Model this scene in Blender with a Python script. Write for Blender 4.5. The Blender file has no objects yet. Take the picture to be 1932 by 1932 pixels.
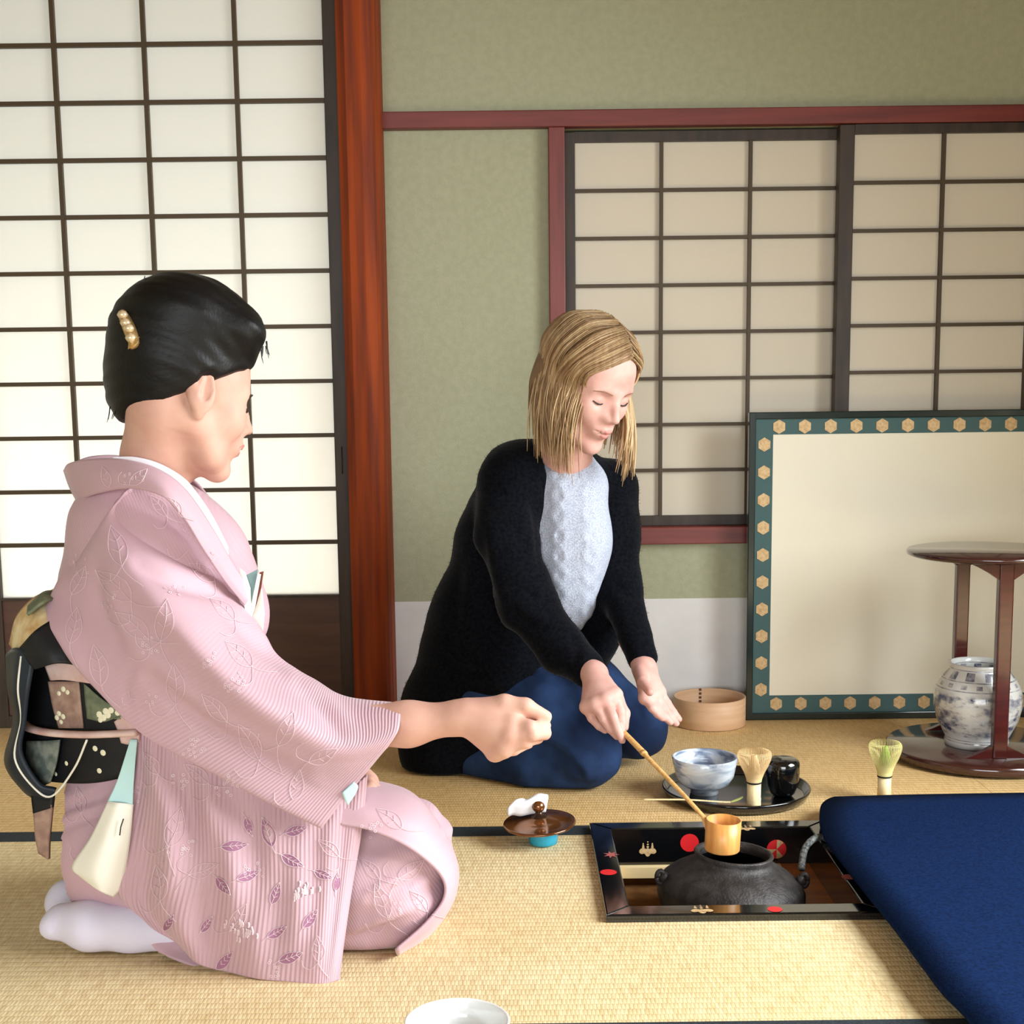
import bpy, bmesh, math, random
import numpy as np
from mathutils import Vector, Matrix

# ------------------------------------------------------------------ camera, world, lights, exposure
SC = bpy.context.scene
COL = SC.collection
F, CX, CY, CAMH = 2600.0, 966.0, 1119.0, 0.775
PITCH, ROLL = math.radians(8.2), math.radians(0.68)
cam_d = bpy.data.cameras.new('camera'); CAM = bpy.data.objects.new('camera', cam_d); COL.objects.link(CAM)
cam_d.sensor_fit = 'HORIZONTAL'; cam_d.sensor_width = 36.0
cam_d.lens = 36.0 * F / 1932.0
cam_d.shift_y = (CY - 966.0) / 1932.0
cam_d.clip_start = 0.02
RCAM = Matrix.Rotation(math.pi / 2 - PITCH, 3, 'X') @ Matrix.Rotation(-ROLL, 3, 'Z')
CAM.matrix_world = Matrix.Translation((0, 0, CAMH)) @ RCAM.to_4x4()
SC.camera = CAM

W = bpy.data.worlds.new('sky'); SC.world = W; W.use_nodes = True
W.node_tree.nodes['Background'].inputs[0].default_value = (0.86, 0.93, 1.0, 1)
W.node_tree.nodes['Background'].inputs[1].default_value = 0.45

def area(name, loc, rot, sx, sy, power, color, spread=180):
    d = bpy.data.lights.new(name, 'AREA'); d.shape = 'RECTANGLE'; d.size = sx; d.size_y = sy
    d.energy = power; d.color = color; d.spread = math.radians(spread)
    o = bpy.data.objects.new(name, d); COL.objects.link(o); o.location = loc; o.rotation_euler = rot
    return o
# daylight in the open garden doorway on the right
area('daylight_right', (2.09, 1.3, 1.12), (0, math.radians(90 - 36), 0), 1.3, 1.6, 98, (0.93, 0.975, 1.0), 140)
# added fill from behind the camera, standing in for daylight through the front opening
area('fill_front', (-0.3, -4.6, 1.0), (math.radians(90 - 6), 0, 0), 4.4, 1.9, 118, (0.93, 0.97, 1.0), 120)
# daylight outside the paper doors, low under the eaves
area('daylight_garden', (-0.9, 4.15, 0.25), (math.radians(-90), 0, 0), 3.0, 0.7, 46, (1.0, 0.975, 0.92))
SC.view_settings.view_transform = 'Standard'; SC.view_settings.look = 'None'
SC.view_settings.gamma = 1.0; SC.view_settings.use_curve_mapping = False
SC.view_settings.exposure = -0.08
SC.cycles.use_denoising = True
SC.cycles.max_bounces = 8; SC.cycles.diffuse_bounces = 5; SC.cycles.transparent_max_bounces = 16
SC.cycles.sample_clamp_indirect = 8.0
SC.cycles.caustics_reflective = False; SC.cycles.caustics_refractive = False

# ------------------------------------------------------------------ pixel <-> world
def ray(px, py):
    d = RCAM @ Vector(((px - CX) / F, -(py - CY) / F, -1.0))
    return d
def P(px, py, Y):                       # world point on the plane of depth Y seen at this pixel
    d = ray(px, py); t = Y / d.y
    return Vector((d.x * t, Y, CAMH + d.z * t))
def PZ(px, py, z=0.0):                  # world point on the horizontal plane z
    d = ray(px, py); t = (z - CAMH) / d.z
    return Vector((d.x * t, d.y * t, z))
def PX(px, Y, z):                       # X so that (X,Y,z) falls on column px
    lo, hi = -5.0, 5.0
    for _ in range(50):
        m = (lo + hi) / 2
        if proj((m, Y, z))[0] < px: lo = m
        else: hi = m
    return m
def proj(p):
    q = RCAM.transposed() @ (Vector(p) - Vector((0, 0, CAMH)))
    return (CX + F * q.x / -q.z, CY - F * q.y / -q.z)
def S(px, Y): return px * Y / F         # length of px pixels at depth Y

# ------------------------------------------------------------------ materials
def srgb(r, g, b):
    f = lambda c: (c / 255 / 12.92) if c / 255 <= 0.04045 else ((c / 255 + 0.055) / 1.055) ** 2.4
    return (f(r), f(g), f(b), 1.0)
MATS = {}
def mat(name, rgb, rough=0.6, spec=0.5, metal=0.0, coat=0.0, sheen=0.0, sss=0.0, noise=None, bump=None, alpha=None, trans=None):
    """noise=(scale,(stretch),amount[,rgb2]) colour variation; bump=(scale,(stretch),strength,distance)"""
    m = bpy.data.materials.new(name); m.use_nodes = True; MATS[name] = m
    nt = m.node_tree; b = nt.nodes['Principled BSDF']
    c = srgb(*rgb)
    b.inputs['Base Color'].default_value = c
    b.inputs['Roughness'].default_value = rough
    b.inputs['Specular IOR Level'].default_value = spec
    b.inputs['Metallic'].default_value = metal
    if coat: b.inputs['Coat Weight'].default_value = coat; b.inputs['Coat Roughness'].default_value = 0.08
    if sheen: b.inputs['Sheen Weight'].default_value = sheen; b.inputs['Sheen Roughness'].default_value = 0.4
    if sss:
        b.inputs['Subsurface Weight'].default_value = sss
        b.inputs['Subsurface Radius'].default_value = (0.012, 0.004, 0.002); b.inputs['Subsurface Scale'].default_value = 0.6
    geo = nt.nodes.new('ShaderNodeNewGeometry')
    def ntex(scale, stretch, detail=4):
        mp = nt.nodes.new('ShaderNodeMapping'); mp.inputs['Scale'].default_value = stretch
        nt.links.new(geo.outputs['Position'], mp.inputs['Vector'])
        n = nt.nodes.new('ShaderNodeTexNoise'); n.inputs['Scale'].default_value = scale; n.inputs['Detail'].default_value = detail
        nt.links.new(mp.outputs[0], n.inputs['Vector']); return n
    if noise:
        n = ntex(noise[0], noise[1]); amt = noise[2]
        r = nt.nodes.new('ShaderNodeValToRGB'); nt.links.new(n.outputs['Fac'], r.inputs['Fac'])
        c2 = srgb(*noise[3]) if len(noise) > 3 else tuple(v * (1 - amt) for v in c[:3]) + (1,)
        r.color_ramp.elements[0].position = 0.5 - 0.5 * (1 - min(amt, 0.9)) * 0.6; r.color_ramp.elements[1].position = 0.62
        r.color_ramp.elements[0].color = c2; r.color_ramp.elements[1].color = c
        nt.links.new(r.outputs[0], b.inputs['Base Color'])
    if bump:
        n = ntex(bump[0], bump[1]); bp = nt.nodes.new('ShaderNodeBump')
        bp.inputs['Strength'].default_value = bump[2]; bp.inputs['Distance'].default_value = bump[3]
        nt.links.new(n.outputs['Fac'], bp.inputs['Height']); nt.links.new(bp.outputs[0], b.inputs['Normal'])
    return m
def paper(name, rgb, trans, rough=0.9):
    m = bpy.data.materials.new(name); m.use_nodes = True; MATS[name] = m
    nt = m.node_tree; b = nt.nodes['Principled BSDF']; out = nt.nodes['Material Output']
    b.inputs['Base Color'].default_value = srgb(*rgb); b.inputs['Roughness'].default_value = rough; b.inputs['Specular IOR Level'].default_value = 0.1
    t = nt.nodes.new('ShaderNodeBsdfTranslucent'); t.inputs[0].default_value = srgb(*rgb)
    geo = nt.nodes.new('ShaderNodeNewGeometry'); mp = nt.nodes.new('ShaderNodeMapping'); mp.inputs['Scale'].default_value = (1, 1, 7)
    n = nt.nodes.new('ShaderNodeTexNoise'); n.inputs['Scale'].default_value = 14; n.inputs['Detail'].default_value = 5
    nt.links.new(geo.outputs['Position'], mp.inputs[0]); nt.links.new(mp.outputs[0], n.inputs['Vector'])
    r = nt.nodes.new('ShaderNodeMapRange'); r.inputs[3].default_value = trans * 0.9; r.inputs[4].default_value = min(1, trans * 1.08)
    nt.links.new(n.outputs['Fac'], r.inputs[0])
    mx = nt.nodes.new('ShaderNodeMixShader'); nt.links.new(r.outputs[0], mx.inputs[0])
    nt.links.new(b.outputs[0], mx.inputs[1]); nt.links.new(t.outputs[0], mx.inputs[2]); nt.links.new(mx.outputs[0], out.inputs[0])
    return m

# ------------------------------------------------------------------ objects
ORG = {}
def tag(o, label=None, cat=None, group=None, kind=None):
    if label: o['label'] = label
    if cat: o['category'] = cat
    if group: o['group'] = group
    if kind: o['kind'] = kind
    return o
def empty(name, org, label=None, cat=None, group=None, kind=None):
    o = bpy.data.objects.new(name, None); COL.objects.link(o); o.empty_display_size = 0.05
    o.location = org; ORG[o] = Vector(org)
    return tag(o, label, cat, group, kind)
def link(name, me, org, parent=None):
    o = bpy.data.objects.new(name, me); COL.objects.link(o)
    org = Vector(org); ORG[o] = org
    if parent: o.parent = parent; o.location = org - ORG[parent]
    else: o.location = org
    return o
def mk(name, verts, faces, m, parent=None, smooth=False, org=None, mats=None, fmat=None, uv=None):
    verts = np.asarray(verts, dtype=float).reshape(-1, 3)
    if org is None:
        lo, hi = verts.min(0), verts.max(0); org = ((lo[0] + hi[0]) / 2, (lo[1] + hi[1]) / 2, lo[2])
    me = bpy.data.meshes.new(name)
    me.from_pydata((verts - np.array(org)).tolist(), [], [list(map(int, f)) for f in faces])
    for x in (mats or [m]): me.materials.append(MATS[x] if isinstance(x, str) else x)
    if fmat is not None: me.polygons.foreach_set('material_index', np.asarray(fmat, dtype=np.int32))
    if smooth: me.polygons.foreach_set('use_smooth', np.ones(len(me.polygons), dtype=bool))
    if uv is not None:
        l = me.uv_layers.new(name='uv'); vi = np.empty(len(me.loops), dtype=np.int32); me.loops.foreach_get('vertex_index', vi)
        l.data.foreach_set('uv', np.asarray(uv, dtype=np.float32)[vi].ravel())
    me.update()
    return link(name, me, org, parent)
class MB:
    def __init__(s): s.v = []; s.f = []; s.m = []
    def add(s, v, f, mi=0):
        k = len(s.v); s.v += [tuple(x) for x in v]; s.f += [[i + k for i in q] for q in f]; s.m += [mi] * len(f); return s
    def box(s, x0, x1, y0, y1, z0, z1, b=0.0, mi=0):
        return s.add(*boxvf(x0, x1, y0, y1, z0, z1, b), mi)
    def build(s, name, m, parent=None, smooth=False, org=None, mats=None):
        return mk(name, s.v, s.f, m, parent, smooth, org, mats, s.m if mats else None)
def boxvf(x0, x1, y0, y1, z0, z1, b=0.0):
    if b <= 0:
        v = [(x, y, z) for z in (z0, z1) for y in (y0, y1) for x in (x0, x1)]
        f = [(0, 2, 3, 1), (4, 5, 7, 6), (0, 1, 5, 4), (2, 6, 7, 3), (0, 4, 6, 2), (1, 3, 7, 5)]
        return v, f
    bm = bmesh.new(); bmesh.ops.create_cube(bm, size=1)
    bmesh.ops.scale(bm, vec=(x1 - x0, y1 - y0, z1 - z0), verts=bm.verts)
    bmesh.ops.translate(bm, vec=((x0 + x1) / 2, (y0 + y1) / 2, (z0 + z1) / 2), verts=bm.verts)
    bmesh.ops.bevel(bm, geom=list(bm.edges), offset=b, segments=2, profile=0.5, affect='EDGES')
    bm.verts.ensure_lookup_table(); r = ([tuple(v.co) for v in bm.verts], [[v.index for v in f.verts] for f in bm.faces]); bm.free(); return r
def box(name, x0, x1, y0, y1, z0, z1, m, parent=None, b=0.0):
    v, f = boxvf(x0, x1, y0, y1, z0, z1, b); return mk(name, v, f, m, parent)
def lathe_vf(prof, c, n=48, cap=False, axis=None):
    """prof: list of (r,z); revolved about the vertical through c"""
    v, f = [], []; k = len(prof)
    for i in range(n):
        a = 2 * math.pi * i / n
        for r, z in prof: v.append((r * math.cos(a), r * math.sin(a), z))
    for i in range(n):
        j = (i + 1) % n
        for q in range(k - 1): f.append((i * k + q, j * k + q, j * k + q + 1, i * k + q + 1))
    M = Matrix.Identity(3) if axis is None else axis
    v = [tuple(M @ Vector(p) + Vector(c)) for p in v]
    return v, f
def lathe(name, prof, c, m, parent=None, n=48, smooth=True, axis=None):
    v, f = lathe_vf(prof, c, n, axis=axis); return mk(name, v, f, m, parent, smooth, org=c)
def crom(pts, n):
    """Catmull-Rom through pts (k,d) -> n samples"""
    p = np.asarray(pts, float); k = len(p)
    if k == 2: t = np.linspace(0, 1, n)[:, None]; return p[0] * (1 - t) + p[1] * t
    q = np.vstack([2 * p[0] - p[1], p, 2 * p[-1] - p[-2]])
    t = np.linspace(0, k - 1 - 1e-9, n); i = t.astype(int); u = (t - i)[:, None]
    a, b, c, d = q[i], q[i + 1], q[i + 2], q[i + 3]
    return 0.5 * (2 * b + (c - a) * u + (2 * a - 5 * b + 4 * c - d) * u ** 2 + (3 * b - a - 3 * c + d) * u ** 3)
def tube_vf(pts, rad, n=8, sub=None, flat=None, caps=True):
    p = np.asarray([tuple(x) for x in pts], float); r = np.full(len(p), rad) if np.isscalar(rad) else np.asarray(rad, float)
    if sub: r = crom(r[:, None], sub)[:, 0]; p = crom(p, sub)
    k = len(p); tn = np.gradient(p, axis=0); tn /= np.linalg.norm(tn, axis=1)[:, None] + 1e-12
    up = np.array([0, 0, 1.0]) if abs(tn[0][2]) < 0.9 else np.array([1.0, 0, 0])
    v = []; f = []
    nrm = np.cross(tn[0], up); nrm /= np.linalg.norm(nrm)
    for i in range(k):
        nrm = nrm - tn[i] * np.dot(nrm, tn[i]); nrm /= np.linalg.norm(nrm); bi = np.cross(tn[i], nrm)
        for j in range(n):
            a = 2 * math.pi * j / n
            v.append(p[i] + r[i] * (math.cos(a) * nrm + math.sin(a) * bi * (flat or 1)))
    for i in range(k - 1):
        for j in range(n): f.append((i * n + j, i * n + (j + 1) % n, (i + 1) * n + (j + 1) % n, (i + 1) * n + j))
    if caps: f.append(tuple(range(n - 1, -1, -1))); f.append(tuple((k - 1) * n + j for j in range(n)))
    return v, f
def tube(name, pts, rad, m, parent=None, n=8, sub=None, flat=None, smooth=True):
    v, f = tube_vf(pts, rad, n, sub, flat); return mk(name, v, f, m, parent, smooth)
def patch_grid(curves, nu, nv):
    """curves: list of polylines of 3-D points (all same count) -> (nv,nu,3) smooth grid"""
    a = np.array([crom([tuple(p) for p in c], nu) for c in curves])
    return np.stack([crom(a[:, i], nv) for i in range(nu)], axis=1)
def grid_vf(g, thick=0.0, closed_u=False):
    nv, nu, _ = g.shape; v = g.reshape(-1, 3); f = []
    idx = lambda j, i: j * nu + (i % nu)
    U = nu if closed_u else nu - 1
    for j in range(nv - 1):
        for i in range(U): f.append((idx(j, i), idx(j, i + 1), idx(j + 1, i + 1), idx(j + 1, i)))
    if thick:
        du = np.gradient(g, axis=1); dv = np.gradient(g, axis=0); n = np.cross(du, dv); n /= np.linalg.norm(n, axis=2)[..., None] + 1e-12
        v2 = (g - n * thick).reshape(-1, 3); k = len(v)
        f2 = [tuple(x + k for x in reversed(q)) for q in f]
        e = []
        for i in range(nu - 1): e.append((idx(0, i), k + idx(0, i), k + idx(0, i + 1), idx(0, i + 1))); e.append((idx(nv - 1, i + 1), k + idx(nv - 1, i + 1), k + idx(nv - 1, i), idx(nv - 1, i)))
        if not closed_u:
            for j in range(nv - 1): e.append((idx(j + 1, 0), k + idx(j + 1, 0), k + idx(j, 0), idx(j, 0))); e.append((idx(j, nu - 1), k + idx(j, nu - 1), k + idx(j + 1, nu - 1), idx(j + 1, nu - 1)))
        v = np.vstack([v, v2]); f = f + f2 + e
    return v, f

# ------------------------------------------------------------------ implicit surfaces (for bodies and cloth)
class SDF:
    """smooth union / subtraction of rounded shapes on a grid, meshed with surface nets"""
    RS = 1.0                              # size of the figure relative to the radii written below
    def __init__(s, lo, hi, h):
        s.lo = np.array(lo, float); s.h = h
        s.n = np.ceil((np.array(hi, float) - s.lo) / h).astype(int) + 1
        s.D = np.full(s.n, 0.5, dtype=np.float32)
        s.ax = [s.lo[i] + h * np.arange(s.n[i]) for i in range(3)]
    def _blk(s, lo, hi):
        a = np.clip(np.floor((np.array(lo) - s.lo) / s.h).astype(int), 0, s.n); b = np.clip(np.ceil((np.array(hi) - s.lo) / s.h).astype(int) + 1, 0, s.n)
        if np.any(b - a < 1): return None
        sl = tuple(slice(a[i], b[i]) for i in range(3))
        return sl, s.ax[0][sl[0]][:, None, None], s.ax[1][sl[1]][None, :, None], s.ax[2][sl[2]][None, None, :]
    def _comb(s, sl, d, k, op):
        D = s.D[sl]; d = d.astype(np.float32)
        if op == 'sub':
            if k > 0:
                h = np.clip(0.5 - 0.5 * (D + d) / k, 0, 1); s.D[sl] = D * (1 - h) - d * h + k * h * (1 - h)
            else: s.D[sl] = np.maximum(D, -d)
        else:
            if k > 0:
                h = np.clip(0.5 + 0.5 * (D - d) / k, 0, 1); s.D[sl] = D * (1 - h) + d * h - k * h * (1 - h)
            else: s.D[sl] = np.minimum(D, d)
    def cap(s, a, b, ra, rb=None, k=0.0, op='add', flat=None):
        """tapered capsule; flat=(axis_vec, factor) squashes it along axis"""
        rb = ra if rb is None else rb; ra, rb, k = ra * s.RS, rb * s.RS, k * s.RS; a = np.array(tuple(a), float); b = np.array(tuple(b), float)
        R = max(ra, rb) * (max(1, 1 / flat[1]) if flat and flat[1] < 1 else 1) + 3 * k + 3 * s.h
        if flat: R = max(ra, rb) + 3 * k + 3 * s.h
        q = s._blk(np.minimum(a, b) - R, np.maximum(a, b) + R)
        if q is None: return s
        sl, X, Y, Z = q; ab = b - a; L = float(ab @ ab) + 1e-12
        px, py, pz = X - a[0], Y - a[1], Z - a[2]
        t = np.clip((px * ab[0] + py * ab[1] + pz * ab[2]) / L, 0, 1)
        dx, dy, dz = px - t * ab[0], py - t * ab[1], pz - t * ab[2]
        if flat:
            n = np.array(tuple(flat[0]), float); n /= np.linalg.norm(n); e = (dx * n[0] + dy * n[1] + dz * n[2]) * (1 / flat[1] - 1)
            dx, dy, dz = dx + e * n[0], dy + e * n[1], dz + e * n[2]
            d = (np.sqrt(dx * dx + dy * dy + dz * dz) - (ra + t * (rb - ra))) * (0.5 + 0.5 * min(flat[1], 1))
        else: d = np.sqrt(dx * dx + dy * dy + dz * dz) - (ra + t * (rb - ra))
        s._comb(sl, d, k, op); return s
    def chain(s, pts, rads, k=0.0, **kw):
        for i in range(len(pts) - 1): s.cap(pts[i], pts[i + 1], rads[i], rads[i + 1], k, **kw)
        return s
    def ell(s, c, r, k=0.0, op='add', R=None):
        c = np.array(tuple(c), float); r = np.array(r, float) * s.RS; k = k * s.RS
        B = r.max() + 3 * k + 3 * s.h
        q = s._blk(c - B, c + B)
        if q is None: return s
        sl, X, Y, Z = q; x, y, z = X - c[0], Y - c[1], Z - c[2]
        if R is not None:
            R = np.array(R); x, y, z = (R[0, 0] * x + R[1, 0] * y + R[2, 0] * z, R[0, 1] * x + R[1, 1] * y + R[2, 1] * z, R[0, 2] * x + R[1, 2] * y + R[2, 2] * z)
        k0 = np.sqrt((x / r[0]) ** 2 + (y / r[1]) ** 2 + (z / r[2]) ** 2); k1 = np.sqrt((x / r[0] ** 2) ** 2 + (y / r[1] ** 2) ** 2 + (z / r[2] ** 2) ** 2)
        d = np.where(k1 > 1e-9, k0 * (k0 - 1) / np.maximum(k1, 1e-9), -r.min())
        s._comb(sl, d, k, op); return s
    def half(s, p, n, k=0.0):
        """cut away everything on the +n side of the plane through p"""
        n = np.array(tuple(n), float); n /= np.linalg.norm(n); p = np.array(tuple(p), float)
        d = ((s.ax[0] - p[0]) * n[0])[:, None, None] + ((s.ax[1] - p[1]) * n[1])[None, :, None] + ((s.ax[2] - p[2]) * n[2])[None, None, :]
        s._comb((slice(None),) * 3, -d, k, 'sub'); return s
    def noise(s, fn):
        s.D += fn(s.ax[0][:, None, None], s.ax[1][None, :, None], s.ax[2][None, None, :]).astype(np.float32); return s
    def mesh(s):
        D = s.D; h = s.h; ins = D < 0
        n0, n1, n2 = D.shape; cnt = np.zeros((n0 - 1, n1 - 1, n2 - 1), np.float32); acc = np.zeros((n0 - 1, n1 - 1, n2 - 1, 3), np.float32)
        faces = []
        cells = {}
        for a in range(3):
            sl0 = [slice(None)] * 3; sl1 = [slice(None)] * 3; sl0[a] = slice(0, -1); sl1[a] = slice(1, None)
            A, B = D[tuple(sl0)], D[tuple(sl1)]; cr = (A < 0) != (B < 0)
            I = np.argwhere(cr); da = A[cr]; db = B[cr]; t = da / (da - db)
            pos = I.astype(np.float32); pos[:, a] += t
            o = [x for x in range(3) if x != a]
            flip = da < 0
            for u in (0, 1):
                for w in (0, 1):
                    J = I.copy(); J[:, o[0]] -= u; J[:, o[1]] -= w
                    ok = np.all(J >= 0, 1) & (J[:, 0] < n0 - 1) & (J[:, 1] < n1 - 1) & (J[:, 2] < n2 - 1)
                    Jk = J[ok]; np.add.at(cnt, tuple(Jk.T), 1); np.add.at(acc, tuple(Jk.T), pos[ok])
            cells[a] = (I, o, flip)
        m = cnt > 0; idx = np.full(cnt.shape, -1, np.int64); idx[m] = np.arange(m.sum())
        V = acc[m] / cnt[m][:, None] * h + s.lo
        for a, (I, o, flip) in cells.items():
            ok = (I[:, o[0]] > 0) & (I[:, o[1]] > 0) & (I[:, o[0]] < cnt.shape[o[0]]) & (I[:, o[1]] < cnt.shape[o[1]]) & (I[:, a] < cnt.shape[a])
            I = I[ok]; fl = flip[ok]
            q = []
            for u, w in ((0, 0), (1, 0), (1, 1), (0, 1)):
                J = I.copy(); J[:, o[0]] -= u; J[:, o[1]] -= w; q.append(idx[tuple(J.T)])
            q = np.stack(q, 1); par = (a == 1); fl2 = ~fl if par else fl
            q[~fl2] = q[~fl2][:, ::-1]
            faces.append(q)
        return V, np.vstack(faces)
def biggest(V, Fq):
    par = np.arange(len(V))
    e = np.vstack([Fq[:, [0, 1]], Fq[:, [1, 2]], Fq[:, [2, 3]]])
    while True:
        m = np.minimum(par[e[:, 0]], par[e[:, 1]]); old = par.copy()
        np.minimum.at(par, e[:, 0], m); np.minimum.at(par, e[:, 1], m); par = par[par]
        if (par == old).all(): break
    ids, cnt = np.unique(par, return_counts=True); keep = par == ids[cnt.argmax()]
    mp = np.cumsum(keep) - 1; Fk = Fq[keep[Fq[:, 0]]]
    return V[keep], mp[Fk]
def relax(V, Fq, it=2, lam=0.5):
    V = V.copy()
    e = np.vstack([Fq[:, [0, 1]], Fq[:, [1, 2]], Fq[:, [2, 3]], Fq[:, [3, 0]]]); e = np.vstack([e, e[:, ::-1]])
    deg = np.bincount(e[:, 0], minlength=len(V)).astype(float)[:, None]
    for _ in range(it):
        s_ = np.stack([np.bincount(e[:, 0], weights=V[e[:, 1], c], minlength=len(V)) for c in range(3)], 1)
        V += lam * (s_ / np.maximum(deg, 1) - V)
    return V
def join(*parts):
    v = []; f = []; k = 0
    for a, b in parts:
        a = np.asarray([tuple(x) for x in a], float); v.append(a); f += [[int(i) + k for i in q] for q in b]; k += len(a)
    return np.vstack(v), f
# ------------------------------------------------------------------ the room
YD = PZ(0, 1374).y               # plane of the paper doors
YW = YD + 0.085                  # plane of the plaster wall
mat('plaster', (172, 173, 146), 0.95, 0.1, noise=(60, (1, 1, 1), 0.6, (166, 167, 140)), bump=(420, (1, 1, 1), 0.5, 0.002))
mat('wall_paper_white', (228, 226, 224), 0.9, 0.15, noise=(9, (1, 1, 1), 0.2, (216, 214, 213)), bump=(300, (1, 1, 1), 0.15, 0.001))
mat('pillar_wood', (152, 68, 32), 0.6, 0.08, noise=(5, (9, 9, 0.5), 0.5, (112, 54, 38)), bump=(14, (9, 9, 0.4), 0.12, 0.002))
mat('red_wood', (122, 46, 38), 0.45, 0.5, noise=(6, (0.6, 8, 9), 0.5, (100, 36, 30)), bump=(14, (0.5, 9, 9), 0.1, 0.001))
mat('red_wood_post', (122, 46, 38), 0.45, 0.5, noise=(6, (8, 8, 0.6), 0.5, (100, 36, 30)))
mat('dark_frame', (64, 50, 40), 0.5, 0.4, noise=(8, (6, 6, 0.8), 0.4, (46, 37, 30)))
mat('dark_bar', (70, 54, 30), 0.5, 0.4)
mat('door_board', (92, 60, 46), 0.45, 0.5, noise=(4, (1, 8, 9), 0.4, (70, 44, 36)))
paper('shoji_paper', (250, 249, 243), 0.6)
paper('window_paper', (226, 216, 198), 0.12)
mat('ceiling_wood', (170, 142, 108), 0.6, 0.3, noise=(4, (9, 1, 1), 0.4, (146, 118, 84)))
mat('side_plaster', (200, 196, 166), 0.95, 0.1, bump=(300, (1, 1, 1), 0.3, 0.002))

def structure(o): o['kind'] = 'structure'; return o
# --- floor under the mats (with the pit of the sunken hearth cut out below)
HL = PZ(1111, 1569, 0.0); HF = PZ(1146, 1741, 0.0)
HX0 = (HL.x + HF.x) / 2; HX1 = HX0 + 0.424; HY0 = HF.y; HY1 = HL.y + 0.015
YH = PZ(560, 1582).y             # near edge of the dark cloth band
YHF = PZ(560, 1564.5).y          # far edge of it
YB = PZ(1000, 1931.5).y            # near edge of the front mat
mat('floor_base', (150, 120, 80), 0.9)
fl = MB(); 
for (x0, x1, y0, y1) in ((-2.3, HX0, -1.9, YD + 0.1), (HX1, 2.2, -1.9, YD + 0.1), (HX0, HX1, -1.9, HY0), (HX0, HX1, HY1, YD + 0.1)):
    fl.box(x0, x1, y0, y1, -0.09, -0.045)
structure(fl.build('floor', 'floor_base'))

def tatami_mat(name, ca, cb, cj):
    m = bpy.data.materials.new(name); m.use_nodes = True; MATS[name] = m; nt = m.node_tree; b = nt.nodes['Principled BSDF']
    L = nt.links.new; N = nt.nodes.new
    geo = N('ShaderNodeNewGeometry'); sp = N('ShaderNodeSeparateXYZ'); L(geo.outputs['Position'], sp.inputs[0])
    def math_(op, a, bb=None):
        n = N('ShaderNodeMath'); n.operation = op
        for i, q in enumerate((a, bb)):
            if q is None: continue
            if isinstance(q, (int, float)): n.inputs[i].default_value = q
            else: L(q, n.inputs[i])
        return n.outputs[0]
    ys = math_('MULTIPLY', sp.outputs['Y'], 1 / 0.0155)
    row = math_('FLOOR', ys); fr = math_('FRACT', ys)
    s = math_('SINE', math_('MULTIPLY', fr, math.pi)); rib = math_('POWER', s, 0.45)
    xs = math_('ADD', math_('MULTIPLY', sp.outputs['X'], 1 / 0.0052), math_('MULTIPLY', row, 0.5))
    th = math_('POWER', math_('ABSOLUTE', math_('SINE', math_('MULTIPLY', xs, math.pi))), 0.5)
    hgt = math_('ADD', math_('MULTIPLY', rib, 1.0), math_('MULTIPLY', th, 0.35))
    bp = N('ShaderNodeBump'); bp.inputs['Strength'].default_value = 0.7; bp.inputs['Distance'].default_value = 0.0015
    L(hgt, bp.inputs['Height']); L(bp.outputs[0], b.inputs['Normal'])
    mp = N('ShaderNodeMapping'); mp.inputs['Scale'].default_value = (190, 30, 1); L(geo.outputs['Position'], mp.inputs[0])
    n1 = N('ShaderNodeTexNoise'); n1.inputs['Scale'].default_value = 1; n1.inputs['Detail'].default_value = 3; L(mp.outputs[0], n1.inputs['Vector'])
    n2 = N('ShaderNodeTexNoise'); n2.inputs['Scale'].default_value = 2.2; n2.inputs['Detail'].default_value = 3; L(geo.outputs['Position'], n2.inputs['Vector'])
    r1 = N('ShaderNodeValToRGB'); r1.color_ramp.elements[0].position = .3; r1.color_ramp.elements[1].position = .68
    r1.color_ramp.elements[0].color = srgb(*ca); r1.color_ramp.elements[1].color = srgb(*cb); L(n1.outputs['Fac'], r1.inputs[0])
    r2 = N('ShaderNodeValToRGB'); r2.color_ramp.elements[0].color = srgb(244, 240, 230); r2.color_ramp.elements[1].color = (1, 1, 1, 1)
    r2.color_ramp.elements[0].position = .35; r2.color_ramp.elements[1].position = .6; L(n2.outputs['Fac'], r2.inputs[0])
    mx = N('ShaderNodeMix'); mx.data_type = 'RGBA'; mx.blend_type = 'MULTIPLY'; mx.inputs[0].default_value = 1; L(r1.outputs[0], mx.inputs[6]); L(r2.outputs[0], mx.inputs[7])
    # the sunk joints between the rush rows are a little browner
    r3 = N('ShaderNodeMapRange'); r3.inputs[1].default_value = 0.0; r3.inputs[2].default_value = 0.55; r3.inputs[3].default_value = 0.55; r3.inputs[4].default_value = 0.0; L(rib, r3.inputs[0])
    m3 = N('ShaderNodeMix'); m3.data_type = 'RGBA'; L(r3.outputs[0], m3.inputs[0]); L(mx.outputs[2], m3.inputs[6]); m3.inputs[7].default_value = srgb(*cj)
    L(m3.outputs[2], b.inputs['Base Color']); b.inputs['Roughness'].default_value = 0.55; b.inputs['Specular IOR Level'].default_value = 0.35
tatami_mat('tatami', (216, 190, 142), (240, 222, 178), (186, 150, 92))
tatami_mat('tatami_back', (212, 176, 120), (232, 200, 144), (176, 136, 80))  # browner straw colour for the mats in the back row
mat('tatami_band', (44, 52, 58), 0.8, 0.3, noise=(260, (1, 1, 1), 0.4, (28, 34, 40)), bump=(600, (1, 1, 1), 0.3, 0.001))
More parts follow.
